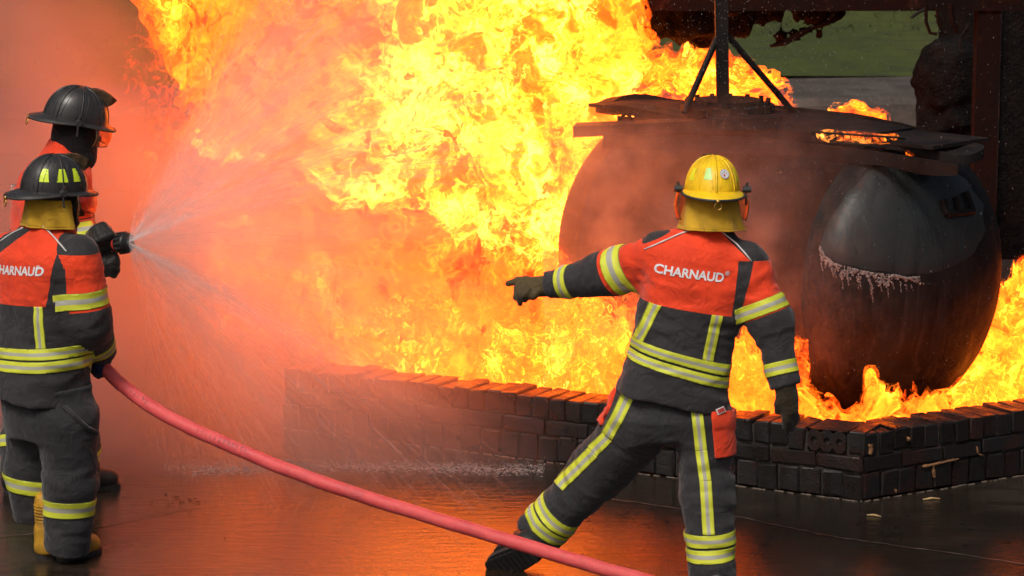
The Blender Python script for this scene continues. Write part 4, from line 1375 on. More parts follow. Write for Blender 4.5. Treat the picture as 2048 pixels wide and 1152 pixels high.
# ---- one figure: jacket, trousers, tapes
def px_of(p):
    v = Vector(p) - Vector((0, 0, CAM_H))
    z = v.dot(_F); return 1024 + FPX * v.x / z, 576 - FPX * v.dot(_U) / z
def tape_between(name, bm, pa, pb, keep, parent, extra=()):
    """tape between two planes (both positive inside)"""
    def w(co):
        a, b = max(pa(co), 0), max(pb(co), 0)
        return (a - b) / max(a + b, 1e-6)
    return shell_part(name, bm, lambda f: pa(f.calc_center_median()) > 0 and pb(f.calc_center_median()) > 0 and all(e(f.calc_center_median()) > 0 for e in extra) and keep(f), M_TAPE, parent, 0.0035, 0.006, w, [pa, pb] + list(extra))
def flap(parent, hel_c, fwd, up, r0, r1, h, mat, spread=0.72, seed=0.0):
    """cloth neck flap hanging from the helmet's back half"""
    fwd = Vector(fwd).normalized(); up = Vector(up).normalized(); rt = fwd.cross(up).normalized()
    v, f = [], []
    K, J = 48, 12
    for j in range(J + 1):
        t = j / J
        for i in range(K + 1):
            th = math.pi + (i / K - 0.5) * 2 * math.pi * spread
            r = r0 + (r1 - r0) * t ** 1.4
            p = Vector(hel_c) + rt * (math.sin(th) * r * 0.95) + fwd * (math.cos(th) * r * 1.05) - up * (h * t)
            n = (rt * math.sin(th) + fwd * math.cos(th))
            q = np.array([[p.x * 9 + seed, p.y * 9, p.z * 5]])
            p = p + n * float(0.012 * t * fbm(q, 2, 1)[0] + 0.006 * math.sin(th * 9 + 3 * t) * t)
            v.append(p)
    W_ = K + 1
    f = [(j * W_ + i, j * W_ + i + 1, (j + 1) * W_ + i + 1, (j + 1) * W_ + i) for j in range(J) for i in range(K)]
    n = len(v)
    cen = Vector(hel_c)
    v2 = [p + ((cen - up * (h * (k // W_) / J)) - p).normalized() * 0.004 for k, p in enumerate(v)]
    fb_ = [tuple(n + x for x in reversed(q)) for q in f]
    hem = [(J * W_ + i, J * W_ + i + 1, n + J * W_ + i + 1, n + J * W_ + i) for i in range(K)]
    o = MB().add(v + v2, f + fb_ + hem).build('neck_flap', mat, parent, True)
    MB().tube([v[J * W_ + i] for i in range(K + 1)], 0.0035, 6).build('hem', mat, o, True)
    return o
def head(parent, c, fwd, up, mat, scale=1.0, neck_to=None):
    """head and neck as one surface; c is the centre of the skull"""
    fwd = Vector(fwd).normalized(); up = Vector(up).normalized(); rt = fwd.cross(up).normalized()
    def L(x, y, z): return np.array(tuple(Vector(c) + (rt * x + fwd * y + up * z) * scale))
    lo = np.array(tuple(Vector(c))) - 0.32; hi = np.array(tuple(Vector(c))) + 0.20
    G, n = grid_pts(lo, hi, 0.008)
    Rn, Fn, Un = (np.array(tuple(x)) for x in (rt, fwd, up))
    q = (G - np.array(tuple(Vector(c)))) / scale
    x, y, z = q @ Rn, q @ Fn, q @ Un
    d = (np.sqrt((x / .078) ** 2 + (y / .098) ** 2 + (z / .10) ** 2) - 1) * 0.078
    d = smin(d, cone(G, L(0, 0.030, -0.03), L(0, 0.060, -0.105), .062, .034), 0.03)          # jaw
    d = smin(d, cone(G, L(0, 0.094, -0.005), L(0, 0.112, -0.042), .010, .014), 0.012)        # nose
    d = smin(d, cone(G, L(-0.02, 0.090, -0.078), L(0.02, 0.090, -0.078), .010, .010), 0.012) # lips
    for s in (-1, 1):
        d = smin(d, cone(G, L(s * .080, -0.012, 0.008), L(s * .082, -0.016, -0.035), .014, .009), 0.008)   # ears
        e = cone(G, L(s * .032, 0.098, 0.004), L(s * .034, 0.098, 0.004), .016, .016)
        d = np.maximum(d, -e + 0.0)                                                            # eye sockets
        d = smin(d, cone(G, L(s * .032, 0.084, 0.004), L(s * .034, 0.084, 0.004), .0135, .0135), 0.004)
    nb = np.array(tuple(neck_to)) if neck_to is not None else L(0, -0.02, -0.2)
    d = smin(d, cone(G, L(0, -0.012, -0.05), nb, .056, .064), 0.03)
    V, Q = surface_nets(d.reshape(n), lo, 0.008)
    return link('body', np_mesh('body', V, Q), mat, parent, True)
def glove(parent, chain, mat, h=0.005, k=0.012, name='glove'):
    terms = [cone_term(a, b, r1, r2) for a, b, r1, r2 in chain]
    V, Q = solid(terms, h, k, fold=0.0022, seed=3.3)
    bm = to_bm(V, Q); me = bm_mesh(name, bm)
    return link(name, me, mat, parent, True)
def boot(parent, shaft_top, ankle, heel, toe, mat, sole_n, r=0.05, shaft_r=0.062, solemat=None, ribs=False):
    sole_n = Vector(sole_n).normalized()
    heel, toe = Vector(heel), Vector(toe)
    cut = heel - sole_n * r * 0.62
    terms = [cone_term(shaft_top, ankle, shaft_r, shaft_r * 0.92), cone_term(ankle, heel, shaft_r * 0.9, r * 1.02), cone_term(heel, toe, r, r * 0.86), cone_term(ankle, (heel + toe) / 2, shaft_r * 0.85, r * 0.9)]
    V, Q = solid(terms, 0.008, 0.03, fold=0.002, clip=[(cut, -sole_n)])
    bt = link('boot', bm_mesh('boot', to_bm(V, Q)), mat, parent, True)
    d = (toe - heel).normalized(); sd = d.cross(sole_n).normalized()
    n = 22
    out = []
    for i in range(n):
        a = 2 * math.pi * i / n
        c_ = (heel + toe) / 2 - sole_n * r * 0.62
        hl = (toe - heel).length / 2 + r * 0.98
        w_ = r * (0.98 + 0.06 * math.cos(a))
        out.append(c_ + d * hl * math.copysign(abs(math.cos(a)) ** 0.7, math.cos(a)) + sd * w_ * math.copysign(abs(math.sin(a)) ** 0.8, math.sin(a)))
    v = [p + sole_n * 0.008 for p in out] + [p - sole_n * 0.016 for p in out]
    f = [tuple(range(n)), tuple(range(2 * n - 1, n - 1, -1))] + [(i, (i + 1) % n, n + (i + 1) % n, n + i) for i in range(n)]
    sl = MB().add(v, f).build('sole', solemat or M_SOLE, bt)
    mb = MB()
    for i in range(9):                                    # tread bars
        c_ = heel - d * r * 0.7 + d * ((toe - heel).length + 1.4 * r) * (i + 0.5) / 9 - sole_n * (r * 0.62 + 0.018)
        mb.box(c_, (0.016, r * 1.5, 0.010), (d, sd, sole_n))
    mb.build('tread', M_SOLE, bt)
    if ribs:
        a, b = Vector(shaft_top), Vector(ankle)
        for i in range(9):
            p = a + (b - a) * (i + 1) / 9.5
            ax = (b - a).normalized(); x_, y_, _ = basis(ax)
            rg = [p + (x_ * math.cos(q) + y_ * math.sin(q)) * (shaft_r * (1 - 0.08 * i / 9) + 0.001) for q in np.linspace(0, 2 * math.pi, 25)]
            MB().tube(rg, 0.0035, 6, caps=False).build('rib', mat, bt, True)
    return bt

# ============================================================ the firefighter who points (nearest, right)
def firefighter_pointing():
    Yt = 11.78
    root = tag(empty('person', (0.66, 11.75, 0)), 'firefighter with yellow helmet seen from behind, pointing left with an outstretched arm', 'person')
    hemc, neck = at(1343, 797, Yt), at(1424, 446, Yt + 0.03)
    U = (neck - hemc).normalized()
    Bv = Vector((0.10, -1, 0.0)); Bv = (Bv - U * Bv.dot(U)).normalized()
    Rv = U.cross(-Bv).normalized()
    if Rv.x < 0: Rv = -Rv
    PX = 1 / 497.0
    st = [(at(1343, 800, Yt), .226, .178), (at(1352, 760, Yt), .212, .168), (at(1360, 722, Yt), .200, .158), (at(1369, 680, Yt), .198, .152), (at(1383, 612, Yt), .205, .156),
          (at(1392, 560, Yt + .01), .212, .158), (at(1401, 520, Yt + .02), .215, .146), (at(1409, 490, Yt + .02), .182, .122), (at(1417, 468, Yt + .03), .118, .105), (at(1424, 450, Yt + .03), .088, .092), (at(1427, 432, Yt + .03), .080, .085)]
    SL, EL, WL = at(1312, 508, Yt + .03), at(1216, 548, Yt + .14), at(1096, 571, Yt + .28)
    SR, ER, WR = at(1497, 526, Yt - .02), at(1541, 642, Yt - .06), at(1571, 772, Yt - .12)
    jt = [torso_term(st, Rv, Bv), cone_term(SL, EL, .088, .080), cone_term(EL, WL, .080, .054, cut1=True), cone_term(SR, ER, .082, .080), cone_term(ER, WR, .080, .060, cut1=True)]
    V, Q = solid(jt, 0.0085, 0.055, 0.012, [(EL, .11, .014), (ER, .11, .012), (SL, .10, .006), (SR, .10, .006), (at(1365, 700, Yt - .15), .15, .006)], 2.0)
    bm = to_bm(V, Q)
    Ys = Yt - 0.15
    S = lambda x, y: at(x, y, Ys)
    dp = (-Bv)
    top = S(1410, 460)
    yoke = Plane(S(1285, 606), S(1465, 636), dp, top)
    rside = Plane(S(1481, 530), S(1466, 640), dp, S(1600, 560))
    shR = Plane(S(1437, 458), S(1503, 524), dp, S(1520, 470))
    shL = Plane(S(1288, 500), S(1390, 458), dp, S(1300, 450))
    rsl = Plane(S(1513, 522), S(1484, 640), dp, S(1600, 560))
    hor = Plane(S(1400, 524), S(1500, 526), dp, top)
    horL = Plane(S(1290, 516), S(1320, 516), dp, top)
    # sleeves: red to black seams, square to the limbs
    def across(a, b, t, pos):
        a, b = Vector(a), Vector(b); d = (b - a).normalized()
        x_, y_, _ = basis(d); p = a + (b - a) * t
        pl = Plane(p, p + x_, y_, pos); return pl
    seamL = across(SL, EL, 0.93, WL); seamR = across(SR, ER, 0.88, WR)
    slice_bm(bm, [yoke, rside, shR, shL, hor, rsl])
    def term_of(bmx):
        bmx.faces.ensure_lookup_table()
        co = np.array([tuple(f.calc_center_median()) for f in bmx.faces])
        return nearest_term(jt, co)
    ids = term_of(bm)
    slice_bm(bm, [seamL], lambda f: f.calc_center_median().x < SL.x)
    slice_bm(bm, [seamR], lambda f: f.calc_center_median().x > SR.x - 0.03)
    ids = term_of(bm)
    bm.normal_update()
    for f, i in zip(bm.faces, ids):
        c = f.calc_center_median(); m = 1
        if i == 0:
            if yoke(c) < 0: m = 1
            elif rside(c) > 0 and rsl(c) < 0 and hor(c) < 0: m = 1
            elif rsl(c) > 0: m = 0
            elif (shR(c) > 0 and hor(c) > 0) or shL(c) > 0:
                m = 1 if c.z < at(1420, 456, Yt).z else 0
            else: m = 0
        elif i in (1, 2): m = 0 if seamL(c) < 0 else 1
        else: m = 0 if seamR(c) < 0 else 1
        if i in (1, 3):
            if i == 3 and shR(c) > 0 and hor(c) > 0: m = 1
            if i == 3 and yoke(c) > 0 and rside(c) > 0 and rsl(c) < 0 and hor(c) < 0: m = 1
            if i == 1 and shL(c) > 0 and c.x > S(1288, 500).x: m = 1
        f.material_index = m
        f.smooth = True
    me = bpy.data.meshes.new('jacket'); bm.to_mesh(me)
    jacket = link('jacket', me, [M_RED, M_BLACK], root)
    bv = BVHTree.FromBMesh(bm)
    # piping along the shoulder panels
    def on(x, y, lift=0.004):
        d = ray(x, y).normalized(); h = bv.ray_cast(Vector((0, 0, CAM_H)), d)
        return (h[0] + h[1] * lift) if h[0] is not None else None
    for pts in ([(1437, 459), (1455, 473), (1473, 489), (1490, 507), (1503, 523)], [(1290, 499), (1310, 491), (1335, 480), (1360, 469), (1388, 459)]):
        q = [on(x, y) for x, y in pts]; q = [p for p in q if p]
        if len(q) > 1: MB().tube(q, 0.0035, 6).build('piping', M_PIPING, jacket, True)
    # belt tapes
    def torso_face(f): 
        return abs((f.calc_center_median() - hemc).dot(Rv)) < 0.26 and jt[0](np.array([tuple(f.calc_center_median())]))[0] < 0.02
    b1a = Plane(S(1269, 682), S(1459, 734), dp, S(1360, 760)); b1b = Plane(S(1263, 701), S(1457, 757), dp, S(1360, 640))
    b2a = Plane(S(1262, 705), S(1457, 761), dp, S(1360, 790)); b2b = Plane(S(1256, 724), S(1454, 783), dp, S(1360, 640))
    tape_between('tape', bm, b1a, b1b, torso_face, jacket)
    tape_between('tape', bm, b2a, b2b, torso_face, jacket)
    # upright tapes on the back
    facing = lambda f: f.normal.dot(Bv) > 0.15 and torso_face(f)
    tape_between('tape', bm, Plane(S(1302, 610), S(1272, 686), dp, S(1350, 650)), Plane(S(1324, 612), S(1288, 690), dp, S(1250, 650)), facing, jacket, [Plane(S(1285, 606), S(1465, 636), dp, S(1370, 700)), Plane(S(1269, 682), S(1459, 734), dp, S(1360, 640))])
    tape_between('tape', bm, Plane(S(1423, 628), S(1403, 725), dp, S(1500, 650)), Plane(S(1447, 632), S(1427, 730), dp, S(1350, 650)), facing, jacket, [Plane(S(1285, 606), S(1465, 636), dp, S(1370, 700)), Plane(S(1269, 682), S(1459, 734), dp, S(1360, 640))])
    # sleeve tapes
    near = lambda a, b, r: (lambda f: cone(np.array([tuple(f.calc_center_median())]), a, b, r, r)[0] < 0.05)
    for a, b, t0, t1, fl in ((SL, EL, .52, .86, near(SL, EL, .088)), (EL, WL, .58, .78, near(EL, WL, .075)), (SR, ER, .62, .86, near(SR, ER, .088)), (ER, WR, .62, .82, near(ER, WR, .075))):
        far = a + (b - a) * 2
        tape_between('tape', bm, across(a, b, t0, far), across(a, b, t1, a - (b - a)), fl, jacket)
    # lettering
    lc = on(1386, 548) or S(1386, 548)
    tr = (S(1460, 556) - S(1312, 536)).normalized()
    lettering('CHARNAUD', at(1381, 548, Ys), tr, U, 138 * PX * .985, bv, Bv, jacket, M_WHITE)
    lettering('®', at(1457, 549, Ys), tr, U, 9 * PX, bv, Bv, jacket, M_WHITE, 0.006)
    bm.free()
    # ---- trousers
    HL, KL, AL = at(1284, 840, Yt + .03), at(1200, 940, Yt + .17), at(1076, 1070, Yt + .30)
    HR, KR, AR = at(1402, 850, Yt - .02), at(1414, 985, Yt - .06), at(1429, 1175, Yt - .12)
    tt = [torso_term([(at(1350, 870, Yt), .17, .13), (at(1348, 830, Yt), .205, .155), (at(1348, 770, Yt), .20, .15)], Rv, Bv),
          cone_term(HL, KL, .142, .110), cone_term(KL, AL, .108, .098, cut1=True), cone_term(HR, KR, .124, .102), cone_term(KR, AR, .102, .090, cut1=True)]
    V, Q = solid(tt, 0.009, 0.05, 0.013, [(KL, .13, .014), (KR, .15, .012), (HL, .15, .008), (AL, .1, .008)], 5.0)
    bm = to_bm(V, Q)
    me = bpy.data.meshes.new('trousers'); bm.to_mesh(me)
    trousers = link('trousers', me, M_TROUSER, root, True)
    nl = lambda f: cone(np.array([tuple(f.calc_center_median())]), KL, AL, .11, .10)[0] < 0.05
    nr = lambda f: cone(np.array([tuple(f.calc_center_median())]), KR, AR, .11, .10)[0] < 0.05
    bm.normal_update()
    for t0, t1 in ((.66, .79), (.805, .935)):
        tape_between('tape', bm, across(KL, AL, t0 - .06, AL + (AL - KL)), across(KL, AL, t1 - .06, HL), nl, trousers)
    for ya, yb in ((1068, 1094), (1098, 1124)):
        q = lambda y: Plane(at(1380, y + 2, Ys), at(1470, y - 4, Ys), Vector((0, 1, -0.02)), at(1425, y + 100, Ys))
        a_, b_ = q(ya), q(yb); b_.n = -b_.n
        tape_between('tape', bm, a_, b_, nr, trousers)
    # long tapes down the back of the legs
    def long_tape(pts, w, keep):
        for (x0, y0), (x1, y1) in zip(pts[:-1], pts[1:]):
            d = Vector((x1 - x0, y1 - y0)).normalized(); nn = Vector((-d.y, d.x)) * w / 2
            Yq = Yt - .13 + (0.17 if x0 < 1330 else 0) * min(1, max(0, (1330 - x0) / 200.0))
            s = lambda x, y: at(x, y, Yq)
            mid = s((x0 + x1) / 2, (y0 + y1) / 2)
            pa = Plane(s(x0 + nn.x, y0 + nn.y), s(x1 + nn.x, y1 + nn.y), (0, 1, -.1), mid); pb = Plane(s(x0 - nn.x, y0 - nn.y), s(x1 - nn.x, y1 - nn.y), (0, 1, -.1), mid)
            c0 = Plane(s(x0, y0), s(x0 + nn.x, y0 + nn.y), (0, 1, -.1), mid); c1 = Plane(s(x1, y1), s(x1 + nn.x, y1 + nn.y), (0, 1, -.1), mid)
            tape_between('tape', bm, pa, pb, keep, trousers, [c0, c1])
    kb = lambda f: f.normal.y < -0.05
    long_tape([(1256, 790), (1215, 875), (1186, 908), (1118, 985)], 24, lambda f: kb(f) and f.calc_center_median().x < at(1345, 800, Yt).x)
    long_tape([(1392, 815), (1402, 900), (1410, 960), (1416, 1066)], 24, lambda f: kb(f) and f.calc_center_median().x > at(1345, 800, Yt).x)
    # red cargo pockets
    pk = lambda x0, y0, x1, y1, Yq: [Plane(at(x0, y0, Yq), at(x0 + (8 if x0 > 1400 else -22), y1, Yq), (0, 1, 0), at((x0 + x1) / 2, (y0 + y1) / 2, Yq)), Plane(at(x0, y0, Yq), at(x1, y0, Yq), (0, 1, -.1), at(x0, y1, Yq)), Plane(at(x0, y1, Yq), at(x1, y1 - 4, Yq), (0, 1, -.1), at(x0, y0, Yq))]
    p_ = pk(1420, 822, 1480, 912, Yt - .08)
    shell_part('pocket', bm, lambda f: all(q(f.calc_center_median()) > 0 for q in p_) and f.calc_center_median().x > at(1400, 850, Yt).x, M_RED, trousers, 0.012, 0.014, None, p_)
    edge = Plane(at(1240, 780, Yt - .1), at(1210, 855, Yt - .1), (0, 1, 0), at(1150, 800, Yt)); t0 = Plane(at(1180, 768, Yt), at(1240, 775, Yt), (0, 1, -.1), at(1200, 900, Yt)); t1 = Plane(at(1180, 842, Yt), at(1225, 858, Yt), (0, 1, -.1), at(1200, 700, Yt))
    shell_part('pocket', bm, lambda f: edge(f.calc_center_median()) > 0 and t0(f.calc_center_median()) > 0 and t1(f.calc_center_median()) > 0, M_RED, trousers, 0.012, 0.014, None, [edge, t0, t1])
    bvt = BVHTree.FromBMesh(bm)
    d = ray(1437, 823).normalized(); hh = bvt.ray_cast(Vector((0, 0, CAM_H)), d)
    if hh[0] is not None:
        n_ = hh[1]; x_ = (at(1446, 818, Ys) - at(1428, 826, Ys)).normalized()
        x_ = (x_ - n_ * x_.dot(n_)).normalized(); y_ = n_.cross(x_)
        lab = MB().box(hh[0] + n_ * 0.016, (0.042, 0.024, 0.004), (x_, y_, n_)); lab.box(hh[0] + n_ * 0.0195, (0.034, 0.016, 0.003), (x_, y_, n_), 1)
        lab.build('cloth_badge', [M_WHITE, M_BADGE_RED], trousers)
    bm.free()
    # ---- boots
    boot(root, AL + (KL - AL) * 0.25, at(1066, 1080, Yt + .30), at(1056, 1094, Yt + .24), at(1012, 1112, Yt + .28), M_BOOT, (0.38, 0.74, 0.56), 0.066, 0.074)
    boot(root, AR + (KR - AR) * .25, at(1431, 1178, Yt - .12), Vector((at(1431, 1190, Yt - .12).x, Yt - .16, 0.06)), Vector((at(1431, 1190, Yt - .12).x - 0.02, Yt + .06, 0.055)), M_BOOT, (0, 0, 1), 0.055, 0.066)
    # ---- gloves
    Yh = Yt + .30
    g = lambda x, y, dy=0.0: at(x, y, Yh + dy)
    glove(root, [(g(1100, 571), g(1078, 573, .02), .046, .040), (g(1078, 573, .02), g(1053, 571, .04), .038, .036), (g(1060, 578, .02), g(1050, 582, .03), .026, .024),
                 (g(1052, 561, .04), g(1036, 562, .05), .0165, .0155), (g(1036, 562, .05), g(1016, 567, .06), .0155, .012),
                 (g(1046, 568, .02), g(1036, 576, .02), .0165, .0155), (g(1036, 576, .02), g(1031, 596, .03), .0150, .011),
                 (g(1050, 576, .0), g(1040, 586, .0), .0165, .0155), (g(1040, 586, .0), g(1040, 607, .02), .0150, .011),
                 (g(1056, 582, -.02), g(1047, 590, -.02), .015, .014), (g(1047, 590, -.02), g(1050, 600, 0), .014, .011),
                 (g(1078, 583, -.02), g(1066, 592, -.02), .016, .014), (g(1066, 592, -.02), g(1058, 594, -.01), .014, .011)], M_GLOVE)
    Yh = Yt - .13
    glove(root, [(g(1570, 768), g(1574, 792), .044, .042), (g(1574, 792), g(1578, 816), .042, .038),
                 (g(1570, 818, -.01), g(1573, 838, -.01), .0165, .0155), (g(1573, 838, -.01), g(1571, 854, .0), .0155, .012),
                 (g(1577, 820, .01), g(1580, 842, .01), .0165, .0155), (g(1580, 842, .01), g(1577, 860, .02), .0155, .012),
                 (g(1584, 820, .03), g(1587, 842, .03), .0165, .0155), (g(1587, 842, .03), g(1583, 858, .04), .0155, .012),
                 (g(1588, 816, .05), g(1591, 834, .05), .015, .014), (g(1591, 834, .05), g(1588, 848, .06), .014, .011),
                 (g(1566, 792, -.01), g(1557, 808, -.01), .018, .016), (g(1557, 808, -.01), g(1555, 823, .0), .016, .012)], M_GLOVE_DARKOLIVE)
    # ---- head, flap, helmet
    hc = at(1425, 405, Yt + .04)
    upv = Vector((0.02, 0.07, 1)).normalized(); fw = Vector((-0.06, 1, -0.07))
    head(root, hc, fw, upv, M_SKIN, 1.0, at(1424, 470, Yt + .04))
    hb = at(1424, 389, Yt + .04)
    flap(root, hb - upv * 0.012, fw, upv, 0.112, 0.134, 0.122, M_FLAP, 0.66)
    helmet(root, hb, fw, upv, M_YEL, [(math.pi + 0.34, .34, .40, .78, M_STICKG), (math.pi + 1.12, .34, .34, .74, M_STICKY), (math.pi - 1.12, .34, .34, .74, M_STICKY)], badge=(math.pi - 0.36, .58, 0.021), visor=(.62, .115, .045), shield=True, size=0.95)
    return root
firefighter_pointing()
# ============================================================ shared builder for the two at the left edge
def across(a, b, t, pos):
    a, b = Vector(a), Vector(b); d = (b - a).normalized()
    x_, y_, _ = basis(d); p = a + (b - a) * t
    return Plane(p, p + x_, y_, pos)
def paint_jacket(bm, jt, rules):
    bm.faces.ensure_lookup_table()
    co = np.array([tuple(f.calc_center_median()) for f in bm.faces])
    ids = nearest_term(jt, co)
    for f, i in zip(bm.faces, ids):
        f.material_index = rules(int(i), f.calc_center_median()); f.smooth = True
def firefighter_hose():
    """front one of the pair: black helmet with lime marks, back half turned to us, holding the hose at the hip"""
    Yt = 12.2
    root = tag(empty('person', (-1.93, 12.2, 0)), 'firefighter at left edge with lime marks on a black helmet, holding the hose', 'person')
    fw = Vector((0.64, 0.77, 0)).normalized(); Bv = -fw; Rv = Vector((fw.y, -fw.x, 0))
    st = [(at(80, 797, Yt), .216, .178), (at(82, 760, Yt), .208, .170), (at(84, 722, Yt), .200, .162), (at(85, 690, Yt), .198, .156), (at(86, 612, Yt), .202, .156), (at(86, 556, Yt), .212, .158),
          (at(88, 516, Yt), .214, .146), (at(92, 489, Yt), .195, .124), (at(96, 467, Yt), .135, .105), (at(99, 448, Yt), .092, .092), (at(101, 428, Yt), .082, .085)]
    SR, ER, WR = at(160, 512, Yt - .12), at(176, 640, Yt - .10), at(204, 706, Yt + .12)
    SL, EL, WL = at(20, 508, Yt + .13), at(10, 630, Yt + .22), at(100, 690, Yt + .36)
    jt = [torso_term(st, Rv, Bv), cone_term(SR, ER, .088, .084), cone_term(ER, WR, .084, .060, cut1=True), cone_term(SL, EL, .088, .080), cone_term(EL, WL, .080, .058, cut1=True)]
    V, Q = solid(jt, 0.0095, 0.055, 0.009, [(ER, .12, .014), (SR, .1, .004), (at(120, 760, Yt - .15), .15, .006)], 8.0)
    bm = to_bm(V, Q)
    Ys = Yt - 0.14
    S = lambda x, y, o=0.0: at(x, y, Ys + o)
    dp = fw
    yoke = Plane(S(0, 613), S(130, 609), dp, S(60, 500))
    side = Plane(S(121, 500, -.03), S(108, 575, -.03), dp, S(200, 540)); side2 = Plane(S(108, 575, -.03), S(130, 640, -.03), dp, S(200, 600))
    sh = Plane(S(85, 450), S(134, 504), dp, S(170, 460)); hor = Plane(S(60, 506), S(160, 506), dp, S(100, 450))
    shl = Plane(S(-10, 488), S(50, 455), dp, S(0, 440))
    seam = across(SR, ER, .80, ER + (ER - SR))
    slice_bm(bm, [yoke, side, sh, shl, hor])
    slice_bm(bm, [seam], lambda f: f.calc_center_median().x > SR.x - 0.06)
    def rule(i, c):
        if i == 0:
            if yoke(c) < 0: return 1
            if side(c) > 0 and hor(c) < 0: return 1
            if ((sh(c) > 0 and hor(c) > 0) or shl(c) > 0) and c.z < at(98, 452, Yt).z: return 1
            return 0
        if i in (1, 2):
            if i == 1 and sh(c) > 0 and hor(c) > 0: return 1
            return 0 if seam(c) < 0 else 1
        return 0 if i == 3 else 1
    paint_jacket(bm, jt, rule)
    bm.normal_update()
    me = bpy.data.meshes.new('jacket'); bm.to_mesh(me)
    jacket = link('jacket', me, [M_RED, M_BLACK], root)
    bv = BVHTree.FromBMesh(bm)
    def on(x, y, lift=0.004):
        h = bv.ray_cast(Vector((0, 0, CAM_H)), ray(x, y).normalized())
        return (h[0] + h[1] * lift) if h[0] is not None else None
    for pts in ([(86, 452), (98, 464), (110, 477), (122, 490), (133, 503)], [(0, 485), (15, 474), (30, 465), (48, 456)]):
        q = [p for p in (on(*a) for a in pts) if p]
        if len(q) > 1: MB().tube(q, 0.0035, 6).build('piping', M_PIPING, jacket, True)
    tf = lambda f: jt[0](np.array([tuple(f.calc_center_median())]))[0] < 0.02
    b = [Plane(S(0, 700), S(175, 690), dp, S(80, 790)), Plane(S(0, 722), S(175, 713), dp, S(80, 600)), Plane(S(0, 725), S(175, 716), dp, S(80, 790)), Plane(S(0, 747), S(175, 739), dp, S(80, 600))]
    tape_between('tape', bm, b[0], b[1], tf, jacket); tape_between('tape', bm, b[2], b[3], tf, jacket)
    fc = lambda f: f.normal.y < -0.1 and tf(f)
    tape_between('tape', bm, Plane(S(86, 610), S(90, 692), dp, S(150, 650)), Plane(S(109, 610), S(113, 692), dp, S(50, 650)), fc, jacket, [Plane(S(0, 613), S(130, 609), dp, S(60, 690)), Plane(S(0, 700), S(175, 690), dp, S(80, 600))])
    near = lambda a, b_, r: (lambda f: cone(np.array([tuple(f.calc_center_median())]), a, b_, r, r)[0] < 0.05)
    tape_between('tape', bm, across(SR, ER, .50, ER + (ER - SR)), across(SR, ER, .76, SR - (ER - SR)), near(SR, ER, .09), jacket)
    tape_between('tape', bm, across(ER, WR, .58, WR + (WR - ER)), across(ER, WR, .80, ER - (WR - ER)), near(ER, WR, .075), jacket)
    U = Vector((0, 0, 1))
    lettering('CHARNAUD', at(33, 541, Yt - .12), Rv + Vector((0, 0, 0.06)), U, .278, bv, Bv, jacket, M_WHITE)
    lettering('®', at(85, 532, Yt - .14), Rv, U, .019, bv, Vector((-.3, -.95, 0)), jacket, M_WHITE, 0.006)
    bm.free()
    # trousers
    HR, KR, AR = at(134, 850, Yt - .06), at(143, 965, Yt - .05), at(134, 1104, Yt - .04)
    HL, KL, AL = at(68, 850, Yt + .09), at(63, 940, Yt + .13), at(68, 1042, Yt + .13)
    tt = [torso_term([(at(98, 870, Yt), .16, .14), (at(98, 830, Yt), .195, .160), (at(90, 770, Yt), .195, .155)], Rv, Bv),
          cone_term(HR, KR, .128, .108), cone_term(KR, AR, .108, .092, cut1=True), cone_term(HL, KL, .122, .100), cone_term(KL, AL, .100, .080, cut1=True)]
    V, Q = solid(tt, 0.0095, 0.05, 0.011, [(KR, .14, .012), (KL, .12, .012), (AR, .1, .006)], 9.0)
    bm = to_bm(V, Q); bm.normal_update()
    me = bpy.data.meshes.new('trousers'); bm.to_mesh(me)
    tr = link('trousers', me, M_TROUSER, root, True)
    n1 = lambda f: cone(np.array([tuple(f.calc_center_median())]), KR, AR, .108, .095)[0] < .03
    n2 = lambda f: cone(np.array([tuple(f.calc_center_median())]), KL, AL, .10, .085)[0] < .03
    Q1 = lambda x0, y0, x1, y1, Yq, yp: Plane(at(x0, y0, Yq), at(x1, y1, Yq), (0, 1, -.02), at(x0, yp, Yq))
    tape_between('tape', bm, Q1(90, 1003, 176, 1005, Yt - .13, 1200), Q1(90, 1036, 176, 1038, Yt - .13, 900), n1, tr)
    tape_between('tape', bm, Q1(30, 955, 90, 963, Yt + .05, 1200), Q1(30, 985, 90, 993, Yt + .05, 900), n2, tr)
    # pocket flap on the thigh
    bvt = BVHTree.FromBMesh(bm)
    q = []
    for x, y in ((128, 812), (150, 835), (172, 855), (192, 866)):
        h = bvt.ray_cast(Vector((0, 0, CAM_H)), ray(x, y).normalized())
        if h[0] is not None: q.append(h[0] + h[1] * 0.006)
    if len(q) > 1: MB().tube(q, [0.010] * len(q), 6).build('pocket_flap', M_TROUSER, tr, True)
    bm.free()
    # boots
    gl = ground_at(92, 1117); gr = ground_at(132, 1122)
    boot(root, gl + Vector((0, 0.03, 0.24)), gl + Vector((0, 0.03, 0.11)), gl + Vector((0, 0.03, .045)), gl + Vector((.11, .14, .045)), M_BOOT_Y, (0, 0, 1), .046, .046, ribs=True)
    tl = ground_at(178, 1112)
    boot(root, AR + Vector((0, 0, .08)), gr + Vector((0.0, 0.03, .11)), gr + Vector((0.0, 0.03, .045)), tl + Vector((0, .05, .042)), M_BOOT_Y, (0, 0, 1), .05, .06)
    # glove closed round the hose
    Yh = Yt + .14
    g = lambda x, y, dy=0.0: at(x, y, Yh + dy)
